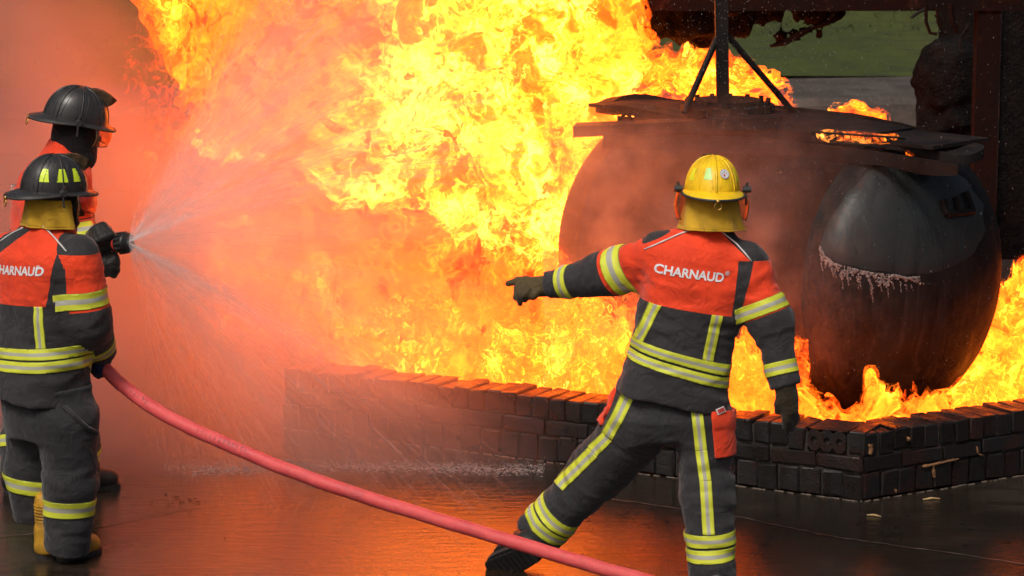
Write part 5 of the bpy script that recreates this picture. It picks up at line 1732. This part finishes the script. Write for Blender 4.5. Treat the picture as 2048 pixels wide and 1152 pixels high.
    glove(root, [(g(203, 700), g(203, 716, .0), .048, .044), (g(203, 716), g(199, 730, -.01), .040, .036),
                 (g(199, 718, -.03), g(188, 726, -.05), .016, .015), (g(188, 726, -.05), g(182, 738, -.03), .015, .012),
                 (g(204, 724, -.03), g(194, 734, -.05), .016, .015), (g(194, 734, -.05), g(187, 744, -.02), .015, .012),
                 (g(208, 730, -.02), g(199, 742, -.04), .016, .015), (g(199, 742, -.04), g(192, 750, -.01), .015, .012),
                 (g(211, 736, -.01), g(204, 748, -.02), .015, .014), (g(204, 748, -.02), g(197, 754, .01), .014, .011),
                 (g(196, 708, -.02), g(187, 714, -.03), .017, .015), (g(187, 714, -.03), g(180, 724, -.03), .015, .012)], M_GLOVE_BLUE)
    glove(root, [(WL, WL + fw * .06, .05, .042), (WL + fw * .06, WL + fw * .12, .042, .034), (WL + fw * .12 + Rv * .02, WL + fw * .17 + Rv * .04, .016, .012), (WL + fw * .12 - Vector((0, 0, .03)), WL + fw * .17 + Rv * .03 - Vector((0, 0, .04)), .016, .012), (WL + fw * .12 + Vector((0, 0, .03)), WL + fw * .16 + Rv * .05 + Vector((0, 0, .02)), .016, .012)], M_GLOVE_BLUE)
    # head
    hf = Vector((0.88, 0.47, -0.05)).normalized(); up = Vector((0.05, 0, 1)).normalized()
    hc = at(112, 408, Yt - .01)
    head(root, hc, hf, up, M_SKIN, 1.0, at(100, 470, Yt))
    hb = at(108, 387, Yt)
    flap(root, hb - up * .014, hf, up, .112, .120, .115, M_FLAP, .62, 4.0)
    rgt = hf.cross(up)
    th = [(math.pi / 2 + .62, .36), (math.pi / 2 + 0.02, .36), (math.pi / 2 - .50, .30)]
    helmet(root, hb, hf, up, M_BLK, [(a, w, .34, .74, M_STICK) for a, w in th] + [(-a, w, .34, .74, M_STICK) for a, w in th], visor=(.40, .10, .045))
    # dark cheek strap
    pts = [hb + rgt * .100 + hf * .045, hb + rgt * .09 + hf * .055 - up * .05, hb + rgt * .06 + hf * .075 - up * .115]
    MB().tube(pts, .012, 6).build('chin_strap', M_HOOD, root, True)
firefighter_hose()

def firefighter_nozzle():
    """rear one of the pair: black hood and black helmet, aims the nozzle"""
    Yt = 13.4
    root = tag(empty('person', (-2.1, 13.4, 0)), 'firefighter in black hood and plain black helmet behind, aiming the nozzle', 'person')
    fw = Vector((0.90, 0.43, 0)).normalized(); Bv = -fw; Rv = Vector((fw.y, -fw.x, 0))
    st = [(at(92, 735, Yt), .215, .178), (at(94, 660, Yt), .20, .165), (at(98, 560, Yt), .20, .16), (at(102, 470, Yt), .212, .168), (at(106, 410, Yt), .216, .168), (at(112, 365, Yt), .212, .148), (at(120, 340, Yt), .190, .125), (at(128, 320, Yt), .13, .105), (at(136, 298, Yt), .095, .095), (at(140, 282, Yt), .085, .09)]
    SR, ER, WR = at(112, 392, Yt - .17), at(132, 500, Yt - .20), at(208, 528, Yt - .30)
    SL, EL, WL = at(140, 385, Yt + .17), at(160, 485, Yt + .05), at(190, 482, Yt - .22)
    jt = [torso_term(st, Rv, Bv), cone_term(SR, ER, .088, .082), cone_term(ER, WR, .082, .062, cut1=True), cone_term(SL, EL, .088, .08), cone_term(EL, WL, .08, .058, cut1=True)]
    V, Q = solid(jt, .0105, .055, .007, [(ER, .12, .01), (SR, .1, .005)], 14.0)
    bm = to_bm(V, Q)
    S = lambda x, y: at(x, y, Yt - .15)
    yoke = Plane(S(0, 470), S(200, 470), fw, S(60, 300))
    s1 = across(SR, ER, .85, ER + (ER - SR))
    slice_bm(bm, [yoke]); slice_bm(bm, [s1], lambda f: f.calc_center_median().y < Yt - .08)
    def rule(i, c):
        if i == 0: return 0 if yoke(c) > 0 else 1
        if i in (1, 2): return 0 if s1(c) < 0 else 1
        return 0 if i == 3 else 1
    paint_jacket(bm, jt, rule); bm.normal_update()
    me = bpy.data.meshes.new('jacket'); bm.to_mesh(me)
    jacket = link('jacket', me, [M_RED, M_BLACK], root)
    bv = BVHTree.FromBMesh(bm)
    near = lambda a, b_, r: (lambda f: cone(np.array([tuple(f.calc_center_median())]), a, b_, r, r)[0] < 0.05)
    tape_between('tape', bm, across(SR, ER, .55, ER + (ER - SR)), across(SR, ER, .8, SR - (ER - SR)), near(SR, ER, .09), jacket)
    tape_between('tape', bm, across(ER, WR, .50, WR + (WR - ER)), across(ER, WR, .72, ER - (WR - ER)), near(ER, WR, .08), jacket)
    tape_between('tape', bm, across(EL, WL, .12, WL + (WL - EL)), across(EL, WL, .36, EL - (WL - EL)), near(EL, WL, .08), jacket)
    lettering('CHARNAUD', at(40, 384, Yt + .03), Rv, Vector((0, 0, 1)), .285, bv, Bv, jacket, M_WHITE)
    bm.free()
    # trousers
    HR, KR, AR = at(110, 800, Yt - .08), at(150, 880, Yt - .1), at(165, 955, Yt - .05)
    HL, KL, AL = at(70, 800, Yt + .06), at(50, 880, Yt + .02), at(38, 950, Yt - .05)
    tt = [torso_term([(at(90, 800, Yt), .17, .15), (at(92, 710, Yt), .195, .16)], Rv, Bv), cone_term(HR, KR, .12, .1), cone_term(KR, AR, .1, .085, cut1=True), cone_term(HL, KL, .12, .1), cone_term(KL, AL, .1, .085, cut1=True)]
    V, Q = solid(tt, .0105, .05, .008, [(KL, .12, .008)], 3.0)
    bm = to_bm(V, Q); bm.normal_update()
    me = bpy.data.meshes.new('trousers'); bm.to_mesh(me)
    tr = link('trousers', me, M_TROUSER, root, True)
    tape_between('tape', bm, across(KL, AL, .02, AL + (AL - KL)), across(KL, AL, .34, KL - (AL - KL)), near(KL, AL, .10), tr)
    tape_between('tape', bm, across(KR, AR, .25, AR + (AR - KR)), across(KR, AR, .6, KR - (AR - KR)), near(KR, AR, .10), tr)
    bm.free()
    gl = ground_at(28, 984); boot(root, AL + Vector((0, 0, .06)), gl + Vector((0.01, 0.02, .11)), gl + Vector((0, .02, .048)), gl + Vector((.17, .08, .045)), M_BOOT, (0, 0, 1), .052, .062)
    gr = ground_at(165, 982); boot(root, AR + Vector((0, 0, .06)), gr + Vector((0, 0.02, .11)), gr + Vector((0, .02, .048)), gr + Vector((.115, .06, .045)), M_BOOT, (0, 0, 1), .052, .062)
    # gloves on the nozzle
    g = lambda x, y, Y: at(x, y, Y)
    Y0 = 13.08
    glove(root, [(WL, g(196, 470, Y0 + .02), .054, .046), (g(196, 470, Y0 + .02), g(210, 464, Y0 + .0), .042, .036),
                 (g(208, 452, Y0 - .02), g(222, 470, Y0 - .06), .018, .016), (g(222, 470, Y0 - .06), g(218, 492, Y0 - .05), .016, .013),
                 (g(202, 452, Y0 - .03), g(212, 474, Y0 - .07), .018, .016), (g(212, 474, Y0 - .07), g(208, 496, Y0 - .05), .016, .013),
                 (g(194, 456, Y0 - .04), g(202, 478, Y0 - .075), .018, .016), (g(202, 478, Y0 - .075), g(198, 500, Y0 - .05), .016, .013),
                 (g(188, 462, Y0 - .04), g(192, 482, Y0 - .075), .017, .015), (g(192, 482, Y0 - .075), g(190, 500, Y0 - .05), .015, .012),
                 (g(212, 458, Y0 + .02), g(226, 472, Y0 + .04), .019, .016), (g(226, 472, Y0 + .04), g(230, 486, Y0 + .05), .016, .013)], M_GLOVE_DARK)
    glove(root, [(WR, g(214, 528, Y0), .060, .050), (g(214, 528, Y0), g(222, 530, Y0 + .01), .044, .040),
                 (g(222, 512, Y0 - .02), g(230, 516, Y0 - .02), .018, .017), (g(230, 516, Y0 - .02), g(230, 504, Y0), .017, .014),
                 (g(226, 524, Y0 - .03), g(233, 526, Y0 - .02), .018, .017), (g(226, 536, Y0 - .03), g(233, 540, Y0 - .02), .018, .017), (g(222, 546, Y0 - .02), g(228, 550, Y0 - .02), .017, .015),
                 (g(212, 508, Y0 - .02), g(214, 498, Y0 - .03), .019, .015)], M_GLOVE_DARK)
    # head in a knitted hood
    hf = Vector((0.93, 0.30, -0.22)).normalized(); up = Vector((0.22, 0, 1)).normalized()
    hc = at(150, 262, Yt)
    head(root, hc, hf, up, M_SKIN, 0.98, at(138, 330, Yt))
    # hood: slightly larger shell over the head, with drape onto the collar
    terms = [cone_term(hc + up * .02, hc - up * .04, .100, .094), cone_term(hc + hf * .02, hc + hf * .062 - up * .085, .078, .050), cone_term(hc - up * .03, at(142, 316, Yt), .088, .082), cone_term(hc + hf * .03 - up * .08, at(168, 318, Yt - .02), .05, .05)]
    V, Q = solid(terms, .008, .04, .003, seed=7.0)
    hd = link('hood', bm_mesh('hood', to_bm(V, Q)), M_HOOD, root, True)
    MB().box(hc + hf * .112 - up * .012, (.07, .012, .022), (hf.cross(up), hf, up)).build('eye_opening', M_SKIN, hd)
    hb = at(150, 245, Yt)
    helmet(root, hb, hf, up, M_BLK, [], visor=(.34, .085, .03), size=1.02)
firefighter_nozzle()
# ================================================================== NOZZLE, HOSE, WATER
M_NOZ = plain('black_nozzle_rubber', (0.012, 0.012, 0.012), 0.45, var=0.4, scale=60)
M_ALU = plain('worn_aluminium', (0.42, 0.42, 0.42), 0.35, 0.9)
M_REDRING = plain('red_rubber_ring', (0.45, 0.03, 0.02), 0.5)
nz = tag(empty('hose_nozzle', tuple(at(215, 500, 13.05))), 'black fog nozzle with ribbed bumper held by the hooded firefighter', 'nozzle')
def build_nozzle():
    a = at(172, 492, 13.14); b = at(256, 485, 13.0); d = (b - a).normalized()
    L = (b - a).length
    P = lambda t: a + (b - a) * t
    MB().tube([P(0.0), P(.22)], .036, 20).tube([P(.20), P(.26)], .042, 20).build('coupling', M_ALU, nz, True)
    MB().tube([P(.24), P(.45), P(.62), P(.74)], [.034, .034, .030, .034], 20).build('barrel', M_NOZ, nz, True)
    MB().tube([P(.735), P(.765)], .038, 20).build('pattern_ring', M_REDRING, nz)
    MB().tube([P(.76), P(.80), P(.96), P(1.0)], [.036, .043, .046, .043], 24, caps=True).build('bumper', M_NOZ, nz, True)
    x, y, _ = basis(d)
    for k in range(14):
        q = 2 * math.pi * k / 14
        o = (x * math.cos(q) + y * math.sin(q)) * .046
        MB().tube([P(.81) + o, P(.96) + o], .0045, 6).build('rib', M_NOZ, nz)
    MB().tube([P(.5) + Vector((0, 0, -.02)), P(.5) + Vector((0.0, 0, -.10))], [.022, .018], 10).build('pistol_grip', M_NOZ, nz, True)
    MB().tube([P(.35) + x * .035, P(.35) + Vector((0, 0, .07)), P(.42) + Vector((0, 0, .075)), P(.35) - x * .035], .008, 8).build('bail_handle', M_NOZ, nz, True)
build_nozzle()
def smooth_path(pts, per=10):
    out = []
    P = [pts[0]] + list(pts) + [pts[-1]]
    for i in range(1, len(P) - 2):
        p0, p1, p2, p3 = P[i - 1], P[i], P[i + 1], P[i + 2]
        for k in range(per):
            t = k / per
            out.append(0.5 * ((2 * p1) + (p2 - p0) * t + (2 * p0 - 5 * p1 + 4 * p2 - p3) * t * t + (3 * p1 - p0 - 3 * p2 + p3) * t ** 3))
    out.append(pts[-1]); return out
def mat_hose():
    t = NT('red_woven_hose')
    p = t.obj()
    u = t.attr('hose_u')
    n = t.noise(p, 14.0, 4.0, 0.6); fine = t.noise(p, 160.0, 3.0, 0.6)
    c = t.mix(t.maprange(n, 0.3, 0.7), (0.62, 0.055, 0.060), (0.74, 0.095, 0.095))
    c = t.mix(t.math('MULTIPLY', t.maprange(fine, 0.45, 0.7), 0.3), c, (0.66, 0.20, 0.18))
    dirt = t.maprange(t.noise(p, 4.0, 5.0, 0.7), 0.48, 0.72)
    c = t.mix(t.math('MULTIPLY', dirt, 0.45), c, (0.22, 0.05, 0.05))
    t.bsdf(c, t.maprange(n, 0.3, 0.7, 0.45, 0.75), t.bump(fine, 0.6, 0.004))
    return t.m
def build_hose():
    pts = [at(176, 492, 13.13), at(130, 505, 13.0), at(60, 560, 12.75), at(80, 640, 12.62), at(140, 692, 12.50), at(190, 718, 12.36), at(236, 763, 12.28), at(300, 812, 12.18), at(370, 851, 12.10), at(455, 889, 12.02), at(560, 934, 11.93), at(700, 984, 11.83), at(850, 1031, 11.74), at(1000, 1076, 11.66), at(1150, 1121, 11.55), at(1265, 1154, 11.45), at(1420, 1196, 11.28)]
    g = ground_at(1640, 1250, .033); pts += [g, ground_at(1900, 1285, .033), ground_at(2250, 1300, .033), ground_at(2700, 1290, .033)]
    path = smooth_path(pts, 9)
    hs = tag(MB().tube([p_ + Vector((0, 0, .0008 * math.sin(i_ * .9) * (1 if i_ > 50 else 0))) for i_, p_ in enumerate(path)], [.0285 * (1 + .010 * math.sin(i_ * 0.8)) for i_ in range(len(path))], 18).build('fire_hose', mat_hose(), None, True), 'red fire hose sagging from the left firefighter across the wet ground', 'hose')
    # faint dark printing along the hose
    bvh = BVHTree.FromPolygons([v.co.copy() for v in hs.data.vertices], [tuple(p.vertices) for p in hs.data.polygons])
    M_PR = plain('faded_hose_print', (0.24, 0.055, 0.075), 0.6)
    rr_ = random.Random(5)
    k = 0
    for (x0, y0, x1, y1) in ((262, 783, 300, 808), (395, 862, 500, 905)):
        n = int(math.hypot(x1 - x0, y1 - y0) / 9)
        mb = MB()
        for i in range(n):
            t = i / n
            x, y = x0 + (x1 - x0) * t, y0 + (y1 - y0) * t
            h = bvh.ray_cast(Vector((0, 0, CAM_H)), ray(x, y).normalized())
            if h[0] is None: continue
            e1 = (at(x1, y1, 12.1) - at(x0, y0, 12.1)).normalized(); nn = h[1]; e1 = (e1 - nn * e1.dot(nn)).normalized(); e2 = nn.cross(e1)
            c = h[0] + nn * .0012
            w = rr_.uniform(.004, .006)
            mb.box(c + e1 * rr_.uniform(-.002, .002), (w * .4, .017, .0008), (e1, e2, nn))
            if rr_.random() < .6: mb.box(c + e2 * rr_.choice((-.007, .007)), (w * 1.6, .003, .0009), (e1, e2, nn))
        mb.build('print', M_PR, hs)
build_hose()

# ---- water film on the tank's near end with a fringe of foam
def tank_hit(x, y):
    h = TANK_BVH.ray_cast(Vector((0, 0, CAM_H)), ray(x, y).normalized())
    if h[0] is None: return None
    n = h[1] if h[1].y < 0 else -h[1]
    return h[0], n
def build_film():
    t = NT('running_water_film')
    p = t.geo()
    n = t.noise(t.vmath('MULTIPLY', p, (1, 1, 0.25)), 9.0, 5.0, 0.6, 0.6)
    c = t.mix(n, (0.014, 0.016, 0.016), (0.034, 0.038, 0.038))
    t.bsdf(c, t.maprange(n, 0.3, 0.7, 0.22, 0.48), t.bump(n, 0.35, 0.02), IOR=1.33)
    outline = [(1640, 498), (1648, 462), (1672, 420), (1700, 380), (1735, 345), (1780, 322), (1830, 318), (1885, 330), (1935, 362), (1965, 410), (1970, 460), (1950, 505), (1905, 535), (1850, 548), (1800, 548), (1740, 540), (1690, 528), (1655, 514)]
    cx, cy = 1800, 435
    v, f = [], []
    N, K = len(outline) * 3, 10
    ol = []
    for i in range(len(outline)):
        a, b = outline[i], outline[(i + 1) % len(outline)]
        for k in range(3): ol.append((a[0] + (b[0] - a[0]) * k / 3, a[1] + (b[1] - a[1]) * k / 3))
    ok = True
    for j in range(1, K + 1):
        for i, (x, y) in enumerate(ol):
            q = j / K
            wob = 1 + 0.012 * math.sin(i * 1.7) * (j == K)
            hh = tank_hit(cx + (x - cx) * q * wob, cy + (y - cy) * q * wob)
            if hh is None: hh = (v[-1] if v else Vector(), Vector((0, -1, 0)))
            v.append(hh[0] + hh[1] * (0.007 if j < K else 0.001))
    c0 = tank_hit(cx, cy); v.append(c0[0] + c0[1] * .007)
    n_ = len(ol)
    for j in range(K - 1):
        for i in range(n_): f.append((j * n_ + i, j * n_ + (i + 1) % n_, (j + 1) * n_ + (i + 1) % n_, (j + 1) * n_ + i))
    for i in range(n_): f.append((i, (i + 1) % n_, len(v) - 1))
    tag(MB().add(v, f).build('water_film', t.m, None, True), 'sheet of water running over the near end of the tank', 'water', kind='stuff')
    # foam fringe: many small bubbles
    M_FOAM = plain('dirty_foam', (0.20, 0.165, 0.15), 0.6, var=0.5, scale=90, bump=0.5)
    rr_ = random.Random(31)
    ico = bmesh.new(); bmesh.ops.create_icosphere(ico, subdivisions=1, radius=1.0)
    iv = [x.co.copy() for x in ico.verts]; ic = [tuple(q.index for q in fc.verts) for fc in ico.faces]; ico.free()
    mb = MB()
    base = [(1640, 492), (1650, 512), (1665, 524), (1690, 534), (1715, 540), (1740, 545), (1765, 548), (1790, 550), (1815, 556), (1840, 553)]
    drips = {1: 16, 2: 20, 3: 34, 4: 26, 5: 46, 6: 34, 7: 22, 8: 14, 9: 4}
    def blob(x, y, r):
        h = tank_hit(x, y)
        if h is None: return
        s = Vector((rr_.uniform(.8, 1.3), rr_.uniform(.7, 1), rr_.uniform(.8, 1.3))) * r
        mb.add([h[0] + h[1] * r * .5 + Vector((q.x * s.x, q.y * s.y, q.z * s.z)) for q in iv], ic)
    for i in range(len(base) - 1):
        (x0, y0), (x1, y1) = base[i], base[i + 1]
        for k in range(70):
            t_ = rr_.random()
            depth = rr_.random() ** 1.5 * (26 if i < 7 else 12) * (0.6 + 0.4 * math.sin(i * 2.1 + t_ * 5))
            blob(x0 + (x1 - x0) * t_, y0 + (y1 - y0) * t_ + depth, rr_.uniform(.0018, .0062))
    for i, L in drips.items():
        x, y = base[i]
        for dx in (rr_.uniform(-8, 0), rr_.uniform(2, 12)):
            n2 = int(L / 2.2)
            l2 = L * rr_.uniform(.6, 1.1)
            for k in range(n2): blob(x + dx + rr_.uniform(-3, 3) * (1 - k / n2) + 4 * k / n2, y + 14 + l2 * k / n2, rr_.uniform(.002, .0055) * (1 - .5 * k / n2))
    tag(mb.build('foam', M_FOAM, None, True), 'fringe of dirty white foam dripping down the tank end', 'foam', kind='stuff')
build_film()

# ---- flying drops
def drops():
    t = NT('water_drops')
    t.bsdf((0.5, 0.48, 0.46), 0.25, None, 0.0, IOR=1.33, Alpha=0.55)
    rng = np.random.default_rng(77)
    v, f = [], []
    oc = [(1, 0, 0), (-1, 0, 0), (0, 1, 0), (0, -1, 0), (0, 0, 1), (0, 0, -1)]
    of = [(0, 2, 4), (2, 1, 4), (1, 3, 4), (3, 0, 4), (2, 0, 5), (1, 2, 5), (3, 1, 5), (0, 3, 5)]
    def drop(p, r, l):
        o = len(v)
        for q in oc: v.append((p[0] + q[0] * r, p[1] + q[1] * r, p[2] + q[2] * l))
        f.extend([tuple(o + i for i in q) for q in of])
    for k in range(1700):          # curtain of drops falling in front of the tank and deck
        x = rng.normal(1430, 190); y = rng.uniform(-20, 420) if rng.random() < .75 else rng.uniform(-20, 760)
        p = at(float(x), float(y), float(rng.uniform(14.0, 15.0)))
        r = float(rng.uniform(.0007, .0018)); drop(p, r, r * float(rng.uniform(1.0, 3.0)))
    for k in range(700):
        p = at(float(rng.uniform(1500, 2060)), float(rng.uniform(0, 760)), float(rng.uniform(13.9, 14.6)))
        r = float(rng.uniform(.0006, .0015)); drop(p, r, r * float(rng.uniform(1.0, 3.5)))
    for k in range(1800):          # splash where the spray hits the ground in front of the wall
        x = float(rng.uniform(330, 1090)); base = 944 - 8 * math.exp(-((x - 700) / 260) ** 2)
        g = ground_at(x, base + float(rng.normal(0, 5)))
        h = abs(float(rng.normal(0, .018)))
        r = float(rng.uniform(.0012, .0034)); drop((g.x, g.y, h + .004), r, r)
    tag(link('water_drops', mesh_from('water_drops', v, f), t.m), 'fine water drops falling in front of the tank and splashing', 'water', kind='stuff')
drops()
# pale froth ridge on the ground where the water runs off
def froth():
    rng = np.random.default_rng(8)
    v, f = [], []
    M_FR = plain('water_froth', (0.26, 0.22, 0.21), 0.5, var=0.4, scale=60, bump=0.4)
    ico = bmesh.new(); bmesh.ops.create_icosphere(ico, subdivisions=1, radius=1.0)
    iv = [x.co.copy() for x in ico.verts]; ic = [tuple(q.index for q in fc.verts) for fc in ico.faces]; ico.free()
    mb = MB()
    for k in range(1500):
        x = float(rng.uniform(380, 1085)); c = 942 - 9 * math.exp(-((x - 720) / 200) ** 2)
        g = ground_at(x, c + float(rng.normal(0, 3.0) + rng.choice([-7, 0, 0, 0, 6])))
        r = float(rng.uniform(.0008, .0030))
        mb.add([g + Vector((q.x * r * 3.4, q.y * r * 2.0, q.z * r * .5)) for q in iv], ic)
    tag(mb.build('froth', M_FR, None, True), 'pale froth line on the wet ground before the wall', 'froth', kind='stuff')
froth()
# litter on the ground at the right
M_STRAW = plain('dry_straw', (0.45, 0.30, 0.13), 0.7)
for i, (x, y, dx, dy, lab) in enumerate(((1734, 1030, 14, 3, 'short pale splinter lying on wet ground before the wall corner'), (1846, 999, 17, -2, 'thin pale straw lying close to the right wall'))):
    a, b = ground_at(x, y, .004), ground_at(x + 2 * dx, y + dy, .004)
    tag(MB().tube([a, (a + b) / 2 + Vector((0, .004, .003)), b], [.003, .0055, .002], 6).build('splinter', M_STRAW), lab, 'splinter')

# ---- jets of water leaving the nozzle: fine stretched drops in fans
def jets():
    t = NT('water_jet')
    df = t.node('BsdfDiffuse', Color=(0.98, 0.98, 0.98, 1)); tl = t.node('BsdfTranslucent', Color=(0.98, 0.97, 0.96, 1)); tr = t.node('BsdfTransparent')
    ad = t.node('MixShader', Fac=0.68, i1=df, i2=tl)
    mx = t.node('MixShader', Fac=t.attr('jet_alpha'), i1=tr, i2=ad)
    t.l.new(mx.outputs[0], t.out.inputs['Surface'])
    rng = np.random.default_rng(19)
    N0 = at(257, 485, 13.0)
    ax = Vector((0.93, 0.36, -0.03)).normalized(); e1 = Vector((-0.36, 0.93, 0)).normalized(); e2 = ax.cross(e1)
    if e2.z < 0: e2 = -e2
    v, f, al = [], [], []
    fans = [(0.42, .05, 1.0), (0.58, .06, .8), (0.95, .10, .7), (-0.48, .06, 1.0), (-0.66, .07, .8), (-1.02, .12, .8), (0.1, .3, .5), (1.25, .12, .4), (-1.25, .10, .4)]
    for k in range(9000):
        el, sp_, wt = fans[int(rng.integers(len(fans)))]
        a = float(rng.normal(el, sp_)); b = float(rng.normal(0.0, .28))
        d = (ax * math.cos(a) * math.cos(b) + e2 * math.sin(a) + e1 * math.sin(b) * math.cos(a)).normalized()
        r = float(rng.random()) ** 1.25 * 2.0
        p = N0 + d * (r + .02); p.z -= 0.10 * r * r
        if p.z < 0.02: continue
        d2 = (d + Vector((0, 0, -0.2 * r))).normalized()
        L = float(rng.uniform(.02, .07)) * (1 + r); w = float(rng.uniform(.0006, .0015)) * (1 + .7 * r)
        x_, y_, _ = basis(d2)
        o = len(v)
        v += [p - d2 * L, p + x_ * w, p + y_ * w, p - x_ * w, p - y_ * w, p + d2 * L]
        f += [(o, o + 2, o + 1), (o, o + 3, o + 2), (o, o + 4, o + 3), (o, o + 1, o + 4), (o + 5, o + 1, o + 2), (o + 5, o + 2, o + 3), (o + 5, o + 3, o + 4), (o + 5, o + 4, o + 1)]
        al += [0.12 * wt / (1 + 0.7 * r)] * 6
    me = mesh_from('water_jet', v, f); set_attr(me, 'jet_alpha', np.array(al))
    tag(link('water_jet', me, t.m), 'white streaks of water fanning out of the nozzle towards the fire', 'water', kind='stuff')
jets()
# ================================================================== WATER MIST AND STEAM
def mist(name, label, lo, hi, build, step=1.0):
    bm = bmesh.new()
    c = [(lo[k] + hi[k]) / 2 for k in range(3)]; s = [hi[k] - lo[k] for k in range(3)]
    add_box(bm, c, s)
    t = NT(name)
    parts = build(t)                     # (density, colour, anisotropy)
    sh = None
    for d, col, g_ in parts:
        v = t.node('VolumeScatter', Color=(*col, 1), Density=d, Anisotropy=g_)
        if sh is None: sh = v
        else: sh = t.node('AddShader', i0=sh, i1=v)
    t.l.new(sh.outputs[0], t.out.inputs['Volume'])
    t.m.cycles.volume_step_rate = step
    o = link(name, bm_mesh(name, bm), t.m)
    return tag(o, label, 'mist', kind='stuff')
NOZ = at(256, 485, 13.0)
def spray_density(t):
    p = t.geo()
    rel = t.vmath('SUBTRACT', p, tuple(NOZ))
    L = t.n.new('ShaderNodeVectorMath'); L.operation = 'LENGTH'; t.set(L, 'i0', rel); dist = L.outputs['Value']
    dirn = t.vmath('NORMALIZE', rel)
    axis = Vector((0.93, 0.36, -0.03)).normalized()
    D = t.n.new('ShaderNodeVectorMath'); D.operation = 'DOT_PRODUCT'; t.set(D, 'i0', dirn); t.set(D, 'i1', tuple(axis)); ca = D.outputs['Value']
    # hollow fog cone: dense towards its skin, streaked
    st = t.noise(t.vmath('SCALE', dirn, scale=9.0), 1.0, 1.5, 0.6)
    streak = t.maprange(st, 0.38, 0.66, 0.08, 2.0)
    skin = t.math('MULTIPLY', t.maprange(ca, 0.40, 0.72, 0.0, 1.0), t.maprange(ca, 0.80, 1.0, 1.0, 0.40))
    near = t.math('DIVIDE', 1.0, t.math('ADD', 0.12, t.math('MULTIPLY', dist, 0.9)))
    cone_d = t.math('MULTIPLY', t.math('MULTIPLY', skin, streak), near)
    cone_d = t.math('MULTIPLY', cone_d, t.maprange(dist, 0.8, 2.4, 1.0, 0.0))
    # drifting cloud that hangs left of the fire
    sx = t.n.new('ShaderNodeSeparateXYZ'); t.set(sx, 'i0', p)
    cl = t.noise(p, 1.5, 2.0, 0.6)
    cloud = t.maprange(cl, 0.33, 0.67, 0.28, 1.35)
    xf = t.math('ADD', sx.outputs[0], t.math('MULTIPLY', t.math('MAXIMUM', t.math('SUBTRACT', sx.outputs[2], 0.75), 0.0), 0.95))
    cloud = t.math('MULTIPLY', cloud, t.maprange(xf, -1.65, -0.35, 1.0, 0.0))
    cloud = t.math('MULTIPLY', cloud, t.maprange(sx.outputs[1], 13.35, 14.1, 0.0, 1.0))
    low = t.math('MULTIPLY', t.maprange(sx.outputs[2], 0.0, 0.75, 1.0, 0.0), t.math('MULTIPLY', t.maprange(sx.outputs[0], -0.75, 0.35, 1.0, 0.0), t.maprange(sx.outputs[1], 13.1, 13.9, 0.0, 1.0)))
    cloud = t.math('MULTIPLY', cloud, t.maprange(sx.outputs[0], -3.2, -2.1, 0.30, 1.0))
    run = t.math('MULTIPLY', t.maprange(sx.outputs[2], 0.0, 0.22, 1.0, 0.0), t.math('MULTIPLY', t.maprange(sx.outputs[0], -0.5, 0.35, 1.0, 0.0), t.math('MULTIPLY', t.maprange(sx.outputs[1], 13.35, 13.7, 0.0, 1.0), t.maprange(sx.outputs[1], 13.8, 14.3, 1.0, 0.2))))
    cloud = t.math('MULTIPLY', cloud, t.maprange(sx.outputs[0], -1.9, -1.0, 1.35, 0.9))
    soft = t.math('ADD', t.math('MULTIPLY', cloud, 1.15), t.math('ADD', t.math('MULTIPLY', low, 0.60), t.math('MULTIPLY', run, 1.1)))
    return [(soft, (0.97, 0.92, 0.91), 0.72), (t.math('MULTIPLY', cone_d, 1.2), (0.995, 0.98, 0.97), 0.45)]
mist('water_spray', 'pale fog of water spray blown from the hose nozzle', (-3.6, 12.95, 0.02), (0.7, 15.3, 2.8), spray_density, step=1.0)
def steam_density(t):
    p = t.geo()
    sx = t.n.new('ShaderNodeSeparateXYZ'); t.set(sx, 'i0', p)
    n = t.noise(p, 3.6, 4.0, 0.6)
    d = t.math('ADD', t.maprange(n, 0.46, 0.70, 0.0, 1.0), 0.22)
    d = t.math('MULTIPLY', d, t.maprange(sx.outputs[0], 0.85, 2.0, 1.0, 0.0))
    d = t.math('MULTIPLY', d, t.maprange(sx.outputs[2], 1.35, 1.8, 1.0, 0.0))
    d = t.math('MULTIPLY', d, t.maprange(sx.outputs[2], 0.3, 0.9, 0.35, 1.0))
    return [(t.math('MULTIPLY', d, 1.15), (0.95, 0.92, 0.92), 0.5)]
mist('steam', 'thin reddish steam drifting off the left half of the tank', (0.15, 13.85, 0.35), (2.1, 14.5, 2.0), steam_density, step=1.0)
